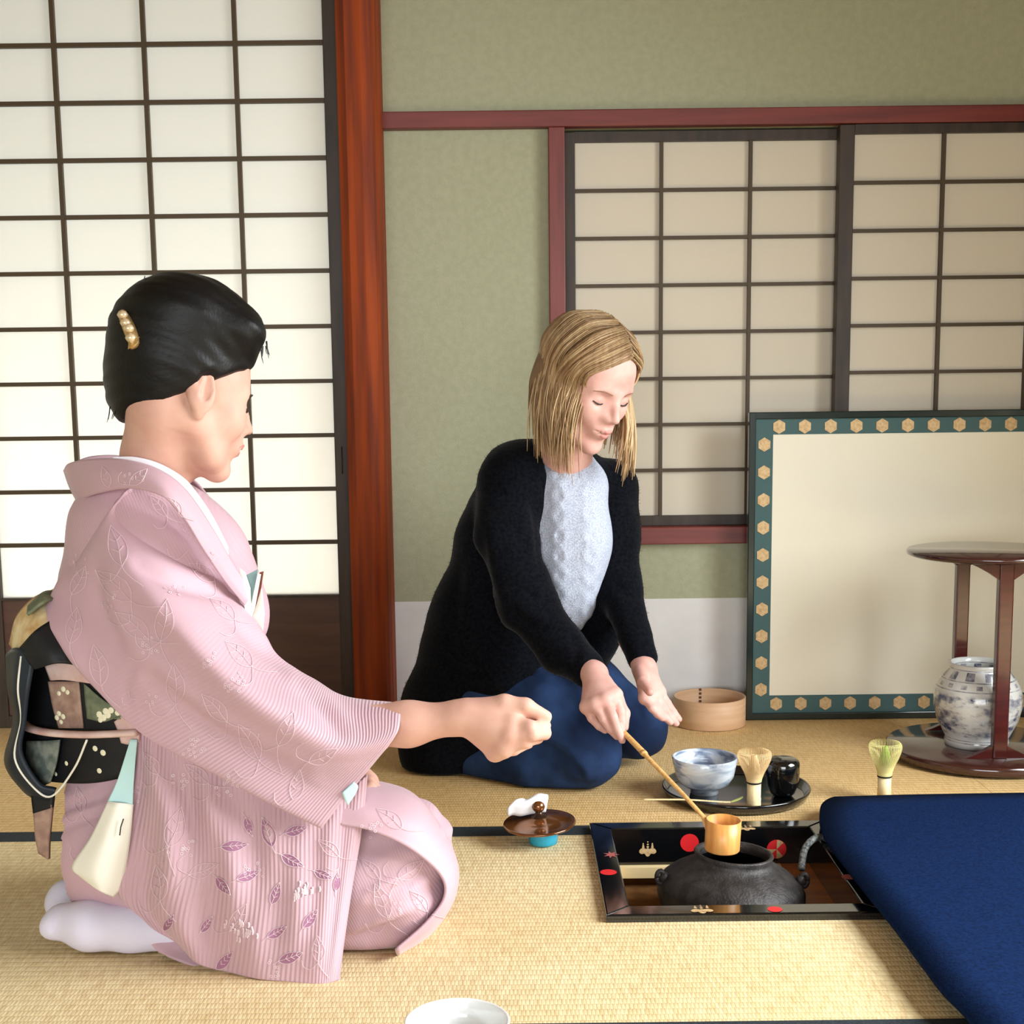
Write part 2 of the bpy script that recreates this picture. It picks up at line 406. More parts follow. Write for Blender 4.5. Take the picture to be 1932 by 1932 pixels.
def mat_piece(label, x0, x1, y0, y1, bands, hole=None, rush='tatami'):
    r = empty('tatami_mat', ((x0 + x1) / 2, (y0 + y1) / 2, -0.045), kind='structure'); r['label'] = label
    mb = MB()
    if hole:
        a, b_, c, d = hole
        for q in ((x0, a, y0, y1), (b_, x1, y0, y1), (a, b_, y0, c), (a, b_, d, y1)):
            if q[1] - q[0] > 1e-3 and q[3] - q[2] > 1e-3: mb.box(*q, -0.0449, 0.0)
    else: mb.box(x0, x1, y0, y1, -0.0449, 0.0)
    mb.build('rush_surface', rush, r)
    for (bx0, bx1, by0, by1) in bands: box('cloth_band', bx0, bx1, by0, by1, -0.0445, 0.0008, 'tatami_band', r)
    return r
XM0, XM1 = -0.985, 0.925
ym = (YH + YHF) / 2
mat_piece('straw tatami mat along the back wall', XM0, XM1, ym, YD + 0.02, [(XM0, XM1, ym, YHF)], rush='tatami_back')
mat_piece('straw tatami mat at the back right under the round stand', XM1 + 0.001, 2.1, ym, YD + 0.02, [(XM1 + 0.001, 2.1, ym, YHF)], rush='tatami_back')
mat_piece('straw tatami mat at the back left corner', -2.25, XM0 - 0.001, ym, YD + 0.02, [(-2.25, XM0 - 0.001, ym, YHF)], rush='tatami_back')
mat_piece('straw tatami mat in the middle with the hearth cut into it', -1.2, HX1, YB, ym, [(-1.2, HX0, YH, ym)], hole=(HX0, HX1, HY0, min(HY1, ym)))
mat_piece('straw tatami mat under the navy felt', HX1 + 0.0, 2.1, YB, ym, [(HX1, 2.1, YH, ym)])
mat_piece('straw tatami mat nearest the viewer', -1.2, 2.1, -1.7, YB - 0.001, [(-1.2, 2.1, YB - 0.03, YB - 0.001)])

# --- walls
px_post0, px_post1 = 1034, 1066
zt = lambda x, y, Y: P(x, y, Y).z
YR = YW - 0.03                        # front of red beams
Z_NT, Z_NB = zt(1200, 205, YR), zt(1200, 237, YR)
Z_ST, Z_SB = zt(1300, 994.5, YR), zt(1300, 1026.5, YR)
X_P0, X_P1 = P(1036, 450, YR).x, P(1066.5, 450, YR).x
X_PIL0 = P(648, 650, YD - 0.05).x; X_PIL1 = P(729, 650, YW - 0.06).x
Z_WH = zt(1250, 1129.5, YW)
ZC = 2.35
wb = MB()
wb.box(X_PIL1 - 0.06, 2.1, YW, YW + 0.09, Z_NB, ZC)
wb.box(X_PIL1 - 0.06, X_P0 + 0.01, YW, YW + 0.09, Z_WH, Z_NB)
wb.box(X_P0 + 0.01, 2.1, YW, YW + 0.09, Z_WH, Z_ST - 0.01)
wb.box(-2.25, X_PIL0 + 0.03, YD + 0.0, YD + 0.09, 1.9, ZC)
structure(wb.build('wall_back', 'plaster'))
wp = MB(); wp.box(X_PIL1 - 0.06, 2.1, YW - 0.0006, YW + 0.09, -0.045, Z_WH)
o = structure(wp.build('trim_1', 'wall_paper_white')); o['label'] = 'white paper band along the foot of the wall'
# beams round the window
box('lintel', P(700, 222, YR).x, 2.1, YR, YW + 0.05, Z_NB, Z_NT, 'red_wood', b=0.002); o = structure(bpy.data.objects['lintel']); o.name = 'trim_2'; o['label'] = 'dark red lintel beam across the green wall'
o = structure(box('trim_3', X_P0, 2.1, YR, YW + 0.05, Z_SB, Z_ST, 'red_wood', b=0.002)); o['label'] = 'dark red sill beam under the paper window'
o = structure(box('trim_4', X_P0, X_P1, YR + 0.001, YW + 0.05, Z_ST, Z_NB, 'red_wood_post', b=0.002)); o['label'] = 'dark red post at the left of the paper window'
# pillar: log with a flat face
prof = []
xa, xb = X_PIL0, X_PIL1; yf = YD - 0.055
wd = xb - xa
for (u, v_) in ((0, .11), (0.0, .03), (0.015, .012), (0.2, 0.0), (0.24, -0.004), (0.62, -0.006), (0.68, -0.004), (0.86, .006), (0.95, .022), (1.0, .05), (1.0, .16), (0, .16)):
    prof.append((xa + u * wd, yf + v_))
n = len(prof); v = [(x, y, z) for z in (-0.045, ZC) for x, y in prof]
f = [(i, (i + 1) % n, n + (i + 1) % n, n + i) for i in range(n)] + [tuple(range(n - 1, -1, -1)), tuple(range(n, 2 * n))]
o = structure(mk('trim_5', v, f, 'pillar_wood')); o['label'] = 'reddish brown log pillar between the paper doors and the green wall'

def shoji(name, label, xs, stile, zs, rails, Y, pap, nbar_z=None, proud=0.012, bw=0.0095, board=None):
    """xs: bar X positions incl. inner stile edges; stile=(outer left X, outer right X); zs: bar heights incl. inner rail edges; rails=(bottom, top)"""
    r = empty(name, ((stile[0] + stile[1]) / 2, Y, max(rails[0], 0)), kind='structure'); r['label'] = label
    box('stile', stile[0], xs[0], Y - 0.016, Y + 0.016, rails[0], rails[1], 'dark_frame', r, 0.0015)
    box('stile', xs[-1], stile[1], Y - 0.016, Y + 0.016, rails[0], rails[1], 'dark_frame', r, 0.0015)
    box('rail', xs[0], xs[-1], Y - 0.0155, Y + 0.0155, zs[-1], rails[1], 'dark_frame', r)
    if board is None: box('rail', xs[0], xs[-1], Y - 0.0155, Y + 0.0155, rails[0], zs[0], 'dark_frame', r)
    else:
        box('rail', xs[0], xs[-1], Y - 0.0155, Y + 0.0155, board[1], zs[0], 'dark_frame', r)
        box('rail', xs[0], xs[-1], Y - 0.0155, Y + 0.0155, rails[0], board[0], 'dark_frame', r)
        box('board', xs[0], xs[-1], Y - 0.006, Y + 0.006, board[0], board[1], 'door_board', r)
    for x in xs[1:-1]: box('lattice_bar', x - bw / 2, x + bw / 2, Y - proud, Y, zs[0], zs[-1], 'dark_bar', r)
    for z in zs[1:-1]:
        box('lattice_bar', xs[0], xs[-1], Y - proud * 0.92, Y, z - bw / 2, z + bw / 2, 'dark_bar', r)
    for i in range(len(xs) - 1):
        for j in range(len(zs) - 1):
            box('paper_pane', xs[i], xs[i + 1], Y + 0.0002, Y + 0.0012, zs[j], zs[j + 1], pap, r)
    return r
# tall paper doors on the left
yd = YD + 0.012
xs = [P(4.5, 1100, yd).x] + [P(x, 0, yd).x for x in (98.1, 268.7, 441.3, 607.6)]
z0, z1 = zt(0, 1127.8, yd), zt(0, 88.6, yd); dz = (z1 - z0) / 10
zs = [z0 + dz * i for i in range(13)]
shoji('door_1', 'tall paper sliding door with a brown board at its foot', xs, (xs[0] - 0.033, X_PIL0 + 0.012), zs, (0.002, zs[-1] + 0.03), yd, 'shoji_paper', board=(0.03, z0 - 0.006))
for s_ in (0,):
    x1_ = P(647, 870, yd).x
    tube('finger_pull', [(x1_ - 0.0, yd - 0.0165, zt(647, 893, yd)), (x1_, yd - 0.0165, zt(647, 842, yd))], 0.006, 'dark_bar', bpy.data.objects['door_1'], n=10, flat=0.25)
w_ = xs[-1] - xs[0]
xs2 = [x - w_ - 0.045 for x in xs]
shoji('door_2', 'second tall paper door at the far left', xs2, (xs2[0] - 0.033, xs2[-1] + 0.03), zs, (0.002, zs[-1] + 0.03), yd + 0.036, 'shoji_paper', board=(0.03, z0 - 0.006))
xs3 = [x - w_ - 0.045 for x in xs2]
# window panels
yw1 = YW + 0.032; yw2 = YW - 0.004
xs = [P(x, 560, yw1).x for x in (1085.5, 1246.5, 1412, 1578)]
zb, zt_ = zt(1246, 972, yw1), zt(1246, 268.5, yw1)
zs = [zb + (zt_ - zb) * i / 8 for i in range(9)]
shoji('window_1', 'paper lattice window panel behind the blonde woman', xs, (X_P1 + 0.0005, xs[-1] + 0.03), zs, (Z_ST + 0.0005, Z_NB - 0.004), yw1, 'window_paper', bw=0.008)
xs = [P(x, 440, yw2).x for x in (1606, 1774)]; dx = xs[1] - xs[0]; xs = [xs[0] + dx * i for i in range(4)]
zb, zt_ = zt(1774, 960, yw2), zt(1774, 252.5, yw2)
zs = [zb + (zt_ - zb) * i / 8 for i in range(9)]
shoji('window_2', 'paper lattice window panel above the leaning screen', xs, (P(1578, 440, yw2).x, xs[-1] + 0.03), zs, (Z_ST + 0.0005, Z_NB - 0.001), yw2, 'window_paper', bw=0.008)
# room shell that the picture does not show: side walls, ceiling, wall behind the window
structure(box('ceiling', -2.3, 2.2, -1.9, YW + 0.2, ZC, ZC + 0.05, 'ceiling_wood'))
wl = MB(); wl.box(-2.3, -2.25, -1.9, YW + 0.1, -0.045, ZC); structure(wl.build('wall_left', 'side_plaster'))
wr = MB()
wr.box(2.1, 2.15, 2.15, YW + 0.1, -0.045, ZC); wr.box(2.1, 2.15, -1.9, 0.45, -0.045, ZC); wr.box(2.1, 2.15, 0.45, 2.15, 1.85, ZC)
wr.box(1.52, 2.1, 2.3, 2.36, -0.045, ZC)  # added unseen wing wall that shades the right end of the back wall
structure(wr.build('wall_right', 'side_plaster'))
wf = MB(); wf.box(-2.3, -1.75, -1.95, -1.9, -0.045, ZC); wf.box(1.05, 2.2, -1.95, -1.9, -0.045, ZC); wf.box(-1.75, 1.05, -1.95, -1.9, 1.62, ZC)
structure(wf.build('wall_front', 'side_plaster'))
structure(box('wall_outer', X_P0 - 0.1, 2.3, YW + 0.35, YW + 0.4, -0.05, ZC, 'side_plaster'))  # unseen wall added to keep the window papers dim

# ------------------------------------------------------------------ tea things
mat('lacquer_black', (10, 11, 13), 0.12, 0.6, coat=0.6)
mat('lacquer_black_soft', (14, 15, 17), 0.22, 0.5, coat=0.3)
mat('gold', (210, 180, 134), 0.5, 0.4, metal=0.15, noise=(160, (1, 1, 1), 0.4, (188, 152, 104)))
mat('red_lacquer', (214, 34, 40), 0.4, 0.5)
mat('iron', (62, 58, 57), 0.52, 0.5, metal=0.35, noise=(60, (1, 1, 1), 0.5, (40, 36, 35)), bump=(260, (1, 1, 1), 0.7, 0.0015))
mat('iron_inside', (26, 25, 25), 0.7, 0.3)
mat('bamboo', (222, 176, 110), 0.42, 0.45, noise=(30, (6, 6, 0.6), 0.4, (196, 146, 82)))
mat('bamboo_pale', (232, 214, 168), 0.5, 0.4, noise=(40, (6, 6, 0.5), 0.3, (214, 190, 138)))
mat('bamboo_cup', (224, 164, 92), 0.38, 0.5, noise=(14, (6, 6, 0.5), 0.5, (200, 130, 62)))
mat('bamboo_tine', (230, 200, 148), 0.55, 0.35)
mat('matcha_tine', (218, 208, 140), 0.6, 0.3); mat('matcha_green', (140, 176, 60), 0.7, 0.2)
mat('black_thread', (24, 18, 16), 0.8)
mat('turquoise_glaze', (42, 160, 190), 0.35, 0.5, noise=(40, (1, 1, 1), 0.3, (30, 136, 170)))
mat('bronze', (138, 86, 44), 0.14, 0.6, metal=0.6, coat=0.5, noise=(18, (1, 1, 1), 0.5, (98, 60, 34)))
mat('bronze_dark', (70, 50, 40), 0.25, 0.6, metal=0.7)
mat('white_cloth', (240, 240, 244), 0.85, 0.2, bump=(120, (1, 1, 1), 0.3, 0.001))
mat('white_porcelain', (236, 238, 238), 0.12, 0.5, coat=0.5)
mat('pale_wood', (214, 176, 140), 0.5, 0.35, noise=(5, (1.2, 1.2, 14), 0.3, (198, 156, 118)))
mat('hearth_wood', (176, 112, 54), 0.5, 0.4, noise=(6, (1, 9, 1), 0.4, (140, 84, 38)))
mat('hearth_rim_wood', (236, 212, 160), 0.6, 0.3)
mat('ash', (120, 84, 48), 0.95, 0.1, noise=(40, (1, 1, 1), 0.4, (92, 62, 34)))
mat('red_brown_lacquer', (78, 26, 23), 0.2, 0.5, coat=0.5, noise=(10, (1, 1, 6), 0.4, (64, 22, 20)))
mat('stand_top', (62, 32, 28), 0.16, 0.6, coat=0.6)
mat('navy_felt', (15, 36, 74), 1.0, 0.05, noise=(220, (1, 1, 1), 0.4, (10, 26, 56)), bump=(500, (1, 1, 1), 0.4, 0.001))
mat('green_border', (70, 98, 98), 0.7, 0.3, bump=(500, (1, 1, 1), 0.2, 0.001))
mat('screen_paper', (238, 232, 212), 0.8, 0.25, noise=(3, (1, 1, 1), 0.2, (234, 226, 204)))
mat('screen_rail', (16, 34, 34), 0.2, 0.6, coat=0.4)
mat('cord_cloth', (52, 56, 58), 0.6, 0.3, noise=(200, (1, 1, 1), 0.6, (120, 122, 118)))

# --- sunken hearth with lacquered frame
hc = Vector(((HX0 + HX1) / 2, (HY0 + HY1) / 2, 0))
hearth = empty('sunken_hearth', (hc.x, hc.y, -0.2), 'sunken square hearth with a black lacquered frame holding the iron kettle', 'hearth')
RW, RZ = 0.037, 0.012
ix0, ix1, iy0, iy1 = HX0 + RW, HX1 - RW, HY0 + RW, HY1 - RW
def mitre(a, b, c, d, z0, z1):  # a,b outer corners; c,d inner corners (c next to b)
    q = [a, b, c, d]; v = [(x, y, z0) for x, y in q] + [(x, y, z1) for x, y in q]
    bm = bmesh.new(); vs = [bm.verts.new(x) for x in v]
    for fc in ((3, 2, 1, 0), (4, 5, 6, 7), (0, 1, 5, 4), (1, 2, 6, 5), (2, 3, 7, 6), (3, 0, 4, 7)): bm.faces.new([vs[i] for i in fc])
    bm.normal_update(); e = [x for x in bm.edges if all(w.co.z > z1 - 1e-6 for w in x.verts)]
    bmesh.ops.bevel(bm, geom=e, offset=0.0025, segments=2, profile=0.5, affect='EDGES')
    bm.verts.ensure_lookup_table(); r = ([tuple(w.co) for w in bm.verts], [[w.index for w in f_.verts] for f_ in bm.faces]); bm.free(); return r
O = [(HX0, HY0), (HX1, HY0), (HX1, HY1), (HX0, HY1)]; I = [(ix0, iy0), (ix1, iy0), (ix1, iy1), (ix0, iy1)]
rails = []
for k in range(4):
    v, f = mitre(O[k], O[(k + 1) % 4], I[(k + 1) % 4], I[k], -0.055, RZ)
    rails.append(mk('frame_rail', v, f, 'lacquer_black', hearth))
mb = MB()
wt = 0.03
for q in ((HX0, HX0 + wt, HY0, HY1), (HX1 - wt, HX1, HY0, HY1), (HX0 + wt, HX1 - wt, HY0, HY0 + wt), (HX0 + wt, HX1 - wt, HY1 - wt, HY1)): mb.box(*q, -0.2, -0.0555)
mb.build('hearth_box', 'ash', hearth)
for q in ((ix0 - .004, ix0 + .012, iy0, iy1), (ix1 - .05, ix1 + .004, iy0, iy1), (ix0 + .012, ix1 - .05, iy0 - .004, iy0 + .012), (ix0 + .012, ix1 - .05, iy1 - .014, iy1 + .004)):
    box('wood_edge', *q, -0.075, -0.0556, 'hearth_rim_wood' if q[0] < ix0 + .02 else 'hearth_wood', hearth)
box('ash_bed', HX0 + wt, HX1 - wt, HY0 + wt, HY1 - wt, -0.2, -0.0935, 'ash', hearth)
# painted crests on the frame (thin raised lacquer)
def disc_vf(c, r, ux, uy, n=20, nrm=None, th=0.0005):
    nrm = ux.cross(uy); v = [c + nrm * th]; 
    for i in range(n): a = 2 * math.pi * i / n; v.append(c + ux * (r * math.cos(a)) + uy * (r * math.sin(a)) + nrm * th)
    return v, [(0, i + 1, (i + 1) % n + 1) for i in range(n)]
def crest_vf(c, s, ux, uy):
    """paulownia crest: three rounded leaves below, three flower spikes above"""
    V, Fc = [], []
    def el(cx, cy, rx, ry, rot=0, n=14):
        k = len(V); zz_ = 0.0006 + 0.00012 * len(Fc) / n; V.append(c + ux * (cx * s) + uy * (cy * s) + ux.cross(uy) * zz_)
        for i in range(n):
            a = 2 * math.pi * i / n; x, y = rx * math.cos(a), ry * math.sin(a); x, y = x * math.cos(rot) - y * math.sin(rot), x * math.sin(rot) + y * math.cos(rot)
            V.append(c + ux * ((cx + x) * s) + uy * ((cy + y) * s) + ux.cross(uy) * zz_)
        for i in range(n): Fc.append((k, k + 1 + i, k + 1 + (i + 1) % n))
    el(0, -.38, .34, .5); el(-.58, -.2, .42, .34, .5); el(.58, -.2, .42, .34, -.5); el(-.3, -.25, .3, .3); el(.3, -.25, .3, .3)
    for sx, top in ((0, .95), (-.52, .72), (.52, .72)):
        for q in range(3): el(sx, .28 + q * (top - .28) / 2.2, .15 - .035 * q, .12 - .02 * q)
    return V, Fc
ux, uz, uy_ = Vector((1, 0, 0)), Vector((0, 0, 1)), Vector((0, 1, 0))
yb = iy1 - 0.0
def on_back(px, py):
    p = P(px, py, yb); return p
# crests on the inner face of the far rail
for px, py, s in ((1222, 1602, 0.0155),):
    v, f = crest_vf(on_back(px, py), s, ux, uz); mk('gold_crest', v, f, 'gold', rails[2])
def fan(c, r, name='red_disc'):
    v, f = disc_vf(c, r, ux, uz, 24); mk(name, v, f, 'red_lacquer', rails[2])
    for k in (1, 4, 6):
        a = 2 * math.pi * k / 8; b_ = a + 0.75
        w = [c + Vector((0, -0.0009, 0))] + [c + Vector((0, -0.0009, 0)) + ux * (r * .97 * math.cos(t)) + uz * (r * .97 * math.sin(t)) for t in np.linspace(a, b_, 5)]
        mk('fan_segment', w, [(0, i, i + 1) for i in range(1, 5)], 'gold', rails[2])
v, f = disc_vf(on_back(1301, 1590), 0.0165, ux, uz, 24); mk('red_disc', v, f, 'red_lacquer', rails[2])
fan(on_back(1465, 1602), 0.0175)
# marks on the top faces of the rails
def on_top(px, py): return PZ(px, py, RZ)
for (px, py, s, ri, m_) in ((1408, 1563, 0.016, 2, 'gold'), (1324, 1717, 0.017, 0, 'gold')):
    v, f = crest_vf(on_top(px, py), s, ux, uy_); mk('gold_crest', v, f, m_, rails[ri])
for (px, py, r, ri) in ((1148, 1646, 0.0135, 3), (1462, 1716, 0.011, 0)):
    v, f = disc_vf(on_top(px, py), r, ux, uy_, 20); mk('red_disc', v, f, 'red_lacquer', rails[ri])
mleaf = []
c = on_top(1153, 1613)
mv = [c + Vector((0, 0, 0.0006))]
for i in range(14):
    a = 2 * math.pi * i / 14; r = 0.014 if i % 2 == 0 else 0.006; mv.append(c + Vector((r * math.cos(a), r * 1.3 * math.sin(a), 0.0006)))
mat('maple_pink', (176, 96, 92), 0.5); mk('maple_leaf_mark', mv, [(0, i + 1, (i + 1) % 14 + 1) for i in range(14)], 'maple_pink', rails[3])
v, f = disc_vf(on_top(1602, 1655), 0.012, ux, uy_, 18); mk('pink_mark', v, f, 'maple_pink', rails[1])
# electric cord curving out over the far right corner
tube('heater_cord', [P(1512, 1640, 2.19), P(1517, 1606, 2.22), P(1530, 1587, 2.235), PZ(1550, 1579, .0195), PZ(1580, 1592, .019), PZ(1606, 1600, .019)], 0.006, 'cord_cloth', hearth, n=10, sub=24)

# --- iron kettle
kc = Vector((P(1382, 1650, 2.17).x, 2.17, 0.0))
KS = S(1, 2.235)
kettle = empty('iron_kettle', (kc.x, kc.y, -0.125), 'wide flat iron kettle with an open mouth sitting in the hearth', 'kettle')
tilt = Matrix.Rotation(math.radians(3.5), 3, 'Y') @ Matrix.Rotation(math.radians(-1.0), 3, 'X')
ko = [(0.0, -.118), (.06, -.116), (.1, -.106), (.118, -.088), (.1245, -.068), (.1235, -.054), (.117, -.041), (.103, -.029), (.086, -.019), (.074, -.0125), (.0665, -.007), (.0645, .0), (.067, .0052), (.0655, .0078), (.061, .0072), (.0585, .0), (.06, -.01)]
kz = lambda pr: [(r * .971, .0225 + .971 * z) for r, z in pr]
lathe('body', kz(ko), kc + Vector((0, 0, 0)), 'iron', kettle, 72, axis=tilt)
lathe('inner_wall', kz([(.06, -.01), (.075, -.02), (.1, -.04), (.11, -.065), (.09, -.1), (0, -.11)]), kc, 'iron_inside', kettle, 48, axis=tilt)
for s_, (px, py) in ((-1, (1246, 1655)), (1, (1517, 1661))):
    c = P(px, py, 2.16)
    lp = [c + Vector((0.010 * math.cos(t) * s_ * 0.6, 0, 0.011 * math.sin(t))) for t in np.linspace(0, 2 * math.pi, 16)]
    tube('ring_lug', lp, 0.004, 'iron', kettle, n=8)
    v, f = lathe_vf([(0, .009), (.006, .007), (.008, 0), (.006, -.007), (0, -.009)], c + Vector((-0.006 * s_, 0, 0)), 10); mk('lug_root', v, f, 'iron', kettle, True)

# --- round black tray with its things
TR = S(143, 2.60); tY = PZ(1388, 1540).y + TR * .93; tc = Vector((P(1388, 1497, tY).x, tY, 0.0))
tray = lathe('round_tray', [(0, .001), (TR * .9, .001), (TR * .955, .004), (TR, .019), (TR - .002, .0215), (TR - .005, .020), (TR * .93, .0085), (TR * .9, .007), (0, .007)], tc, 'lacquer_black', None, 72)
tag(tray, 'round black lacquer tray holding bowl, whisk and tea caddy', 'tray')
TZ = 0.0072
def lathe_thing(name, prof, c, m, label, cat, n=64):
    o = lathe(name, prof, c, m, None, n); return tag(o, label, cat)
# tea bowl (marbled blue and white)
def marble(name):
    m = bpy.data.materials.new(name); m.use_nodes = True; MATS[name] = m; nt = m.node_tree; b = nt.nodes['Principled BSDF']; N = nt.nodes.new; L = nt.links.new
    tcn = N('ShaderNodeTexCoord'); mp = N('ShaderNodeMapping'); mp.inputs['Rotation'].default_value = (0.5, 0.7, 0.3); mp.inputs['Scale'].default_value = (9, 9, 26)
    L(tcn.outputs['Object'], mp.inputs[0]); n = N('ShaderNodeTexNoise'); n.inputs['Scale'].default_value = 1.6; n.inputs['Detail'].default_value = 5; n.inputs['Distortion'].default_value = 1.4
    L(mp.outputs[0], n.inputs['Vector']); r = N('ShaderNodeValToRGB'); L(n.outputs['Fac'], r.inputs[0])
    e = r.color_ramp.elements; e[0].position = .33; e[0].color = srgb(108, 122, 146); e[1].position = .62; e[1].color = srgb(222, 226, 230)
    q = e.new(.46); q.color = srgb(176, 186, 200)
    L(r.outputs[0], b.inputs['Base Color']); b.inputs['Roughness'].default_value = 0.18; b.inputs['Coat Weight'].default_value = 0.4
marble('marbled_glaze')
bY = PZ(1329, 1503, TZ).y + .027; bc = Vector((P(1329, 1500, bY).x, bY, TZ)); br = S(63.5, bY)
lathe_thing('tea_bowl', [(0, .004), (.022, .004), (.024, 0), (.027, 0), (.0275, .010), (.036, .013), (.048, .021), (.056, .034), (br * .94, .050), (br, .071), (br - .0015, .0725), (br - .004, .0715), (br * .9, .05), (.052, .034), (.042, .0225), (.025, .0165), (0, .015)], bc, 'marbled_glaze', 'blue and white marbled tea bowl on the black tray', 'bowl')
# whisk
def whisk(c, R_, Hh, label, tine, base_h=0.05):
    w = empty('tea_whisk', c, label, 'whisk')
    rb = R_ * 0.42
    lathe('handle', [(0, 0), (rb, 0), (rb, .004), (rb * .97, .018), (rb, .021), (rb * .95, .024), (rb * .97, base_h), (0, base_h)], c, 'bamboo_pale', w, 24)
    lathe('thread_ring', [(rb * .9, base_h - .001), (rb * 1.04, base_h), (rb * 1.06, base_h + .0015), (rb * 1.04, base_h + .003), (rb * .9, base_h + .004)], c, 'black_thread', w, 24)
    mb = MB(); n = 64
    for i in range(n):
        a = 2 * math.pi * i / n; d = Vector((math.cos(a), math.sin(a), 0)); t = Vector((-math.sin(a), math.cos(a), 0))
        for (rr, hh, off) in ((1.0, 1.0, 0.0),):
            pr = [(rb * .98, base_h), (rb * 1.25, base_h + (Hh - base_h) * .25), (R_ * .84, base_h + (Hh - base_h) * .58), (R_ * .99, base_h + (Hh - base_h) * .82), (R_ * .97, base_h + (Hh - base_h) * .94), (R_ * .86, Hh)]
            pts = crom(pr, 9)
            v = []
            for j, (r_, z_) in enumerate(pts):
                wdt = 0.00075 * (1 - 0.45 * j / 8); p = Vector(c) + d * float(r_) + Vector((0, 0, float(z_)))
                v += [p + t * wdt, p - t * wdt, p - t * wdt - d * .0007, p + t * wdt - d * .0007]
            f = []
            for j in range(8):
                for q in range(4): f.append((4 * j + q, 4 * j + (q + 1) % 4, 4 * j + 4 + (q + 1) % 4, 4 * j + 4 + q))
            mb.add(v, f)
    o = mb.build('outer_tines', tine, w); o['kind'] = 'stuff'
    mb = MB()
    for i in range(30):
        a = 2 * math.pi * i / 30; d = Vector((math.cos(a), math.sin(a), 0))
        v, f = tube_vf([Vector(c) + d * rb * .8 + Vector((0, 0, base_h)), Vector(c) + d * rb * .75 + Vector((0, 0, base_h + (Hh - base_h) * .5)), Vector(c) + d * rb * .3 + Vector((0, 0, Hh * .93))], 0.0009, 4); mb.add(v, f)
    o = mb.build('inner_tines', 'matcha_green' if tine == 'matcha_tine' else tine, w); o['kind'] = 'stuff'
    return w
wY = PZ(1422, 1531, TZ).y + .012; wc = Vector((P(1422, 1527, wY).x, wY, TZ))
whisk(wc, S(33.5, wY), S(118, wY), 'bamboo tea whisk standing on the black tray in front of the caddy', 'bamboo_tine', 0.051)
wY2 = PZ(1668, 1514).y + .012; w2 = Vector((P(1668, 1500, wY2).x, wY2, 0.001))
whisk(w2, S(32, wY2), S(116, wY2), 'bamboo tea whisk with green tea on its tines behind the navy felt', 'matcha_tine', 0.046)
# tea caddy
nY = PZ(1476, 1507, TZ).y + .022; nc = Vector((P(1476, 1500, nY).x, nY, TZ)); nr = S(33, nY)
cad = empty('tea_caddy', nc, 'small black lacquer tea caddy at the back of the round tray', 'caddy')
lathe('body', [(0, .001), (nr * .55, .001), (nr * .72, .006), (nr * .92, .022), (nr * .99, .042), (nr, .046)], nc, 'lacquer_black', cad, 40)
lathe('lid', [(nr, .0465), (nr * 1.01, .048), (nr * .985, .063), (nr * .93, .069), (nr * .8, .0725), (0, .074)], nc, 'lacquer_black', cad, 40)
# tea scoop
sY = PZ(1300, 1509, .0255).y
sp = [P(1213, 1508.5, sY), P(1262, 1508.5, sY), P(1300, 1509, sY), P(1360, 1513, sY), P(1378, 1513.5, sY), P(1392, 1508.5, sY), P(1402, 1503.5, sY)]
sc = empty('tea_scoop', (sp[2].x, sY, 0.01), 'thin bamboo tea scoop lying across the rim of the black tray', 'scoop')
tube('shaft', sp[:5], [0.0022, 0.0026, 0.0026, 0.003, 0.0032], 'bamboo_pale', sc, n=8, sub=30, flat=0.6)
mat('scoop_green', (196, 206, 120), 0.5); tube('tip', sp[4:], [0.0032, 0.0042, 0.003], 'scoop_green', sc, n=8, sub=12, flat=0.5)

# --- ladle held over the kettle
cy_ = 2.14
cupc = P(1362, 1603, cy_); cr = S(34.5, cy_); chh = S(62, cy_)
ladle = empty('bamboo_ladle', (cupc.x, cupc.y, cupc.z), 'long bamboo ladle held over the mouth of the kettle', 'ladle')
lt = Matrix.Rotation(math.radians(2.5), 3, 'Y') @ Matrix.Rotation(math.radians(2), 3, 'X')
lathe('cup', [(0, 0), (cr * .96, 0), (cr, .002), (cr, chh), (cr - .0022, chh), (cr - .003, .006), (0, .005)], cupc, 'bamboo_cup', ladle, 56, axis=lt)
HANDLE = [P(1338, 1575, cy_ + .0), P(1327, 1541, cy_ + .02), P(1290, 1500, 2.215), P(1221, 1428, 2.33), P(1213, 1419, 2.345), P(1176, 1381, 2.41), P(1140, 1345, 2.475)]
tube('shaft', HANDLE, [.0042, .0042, .0042, .0046, .0062, .0056, .005], 'bamboo', ladle, n=10, flat=0.7)
nd = HANDLE[4]; tube('bamboo_node', [HANDLE[3] * .5 + nd * .5, nd], [.0062, .0066], 'bamboo', ladle, n=10, flat=.8)

# --- kettle lid on its turquoise rest
lY = PZ(1025, 1601).y + .026; lc = P(1025, 1590, lY); lc.z = 0.0
ld = P(1018, 1556, lY + .004); LR = S(71.5, lY); zr_ = ld.z - .002
rest = lathe('lid_rest', [(0, .001), (.021, .001), (S(28, lY), .003), (S(28.5, lY), zr_ * .6), (S(27, lY), zr_ - .001), (.018, zr_), (.016, zr_ - .004), (0, zr_ - .004)], lc, 'turquoise_glaze', None, 40)
tag(rest, 'turquoise glazed lid rest under the bronze kettle lid', 'lid rest')
lid = empty('kettle_lid', ld, 'bronze kettle lid with a round knob propped on a turquoise rest', 'lid')
la = Matrix.Rotation(math.radians(-3), 3, 'Y') @ Matrix.Rotation(math.radians(3), 3, 'X')
lathe('plate', [(0, -.001), (LR * .7, -.001), (LR * .97, .001), (LR, .003), (LR * .985, .0055), (LR * .93, .006), (LR * .9, .0055), (LR * .6, .0115), (LR * .3, .015), (0, .0165)], ld, 'bronze', lid, 64, axis=la)
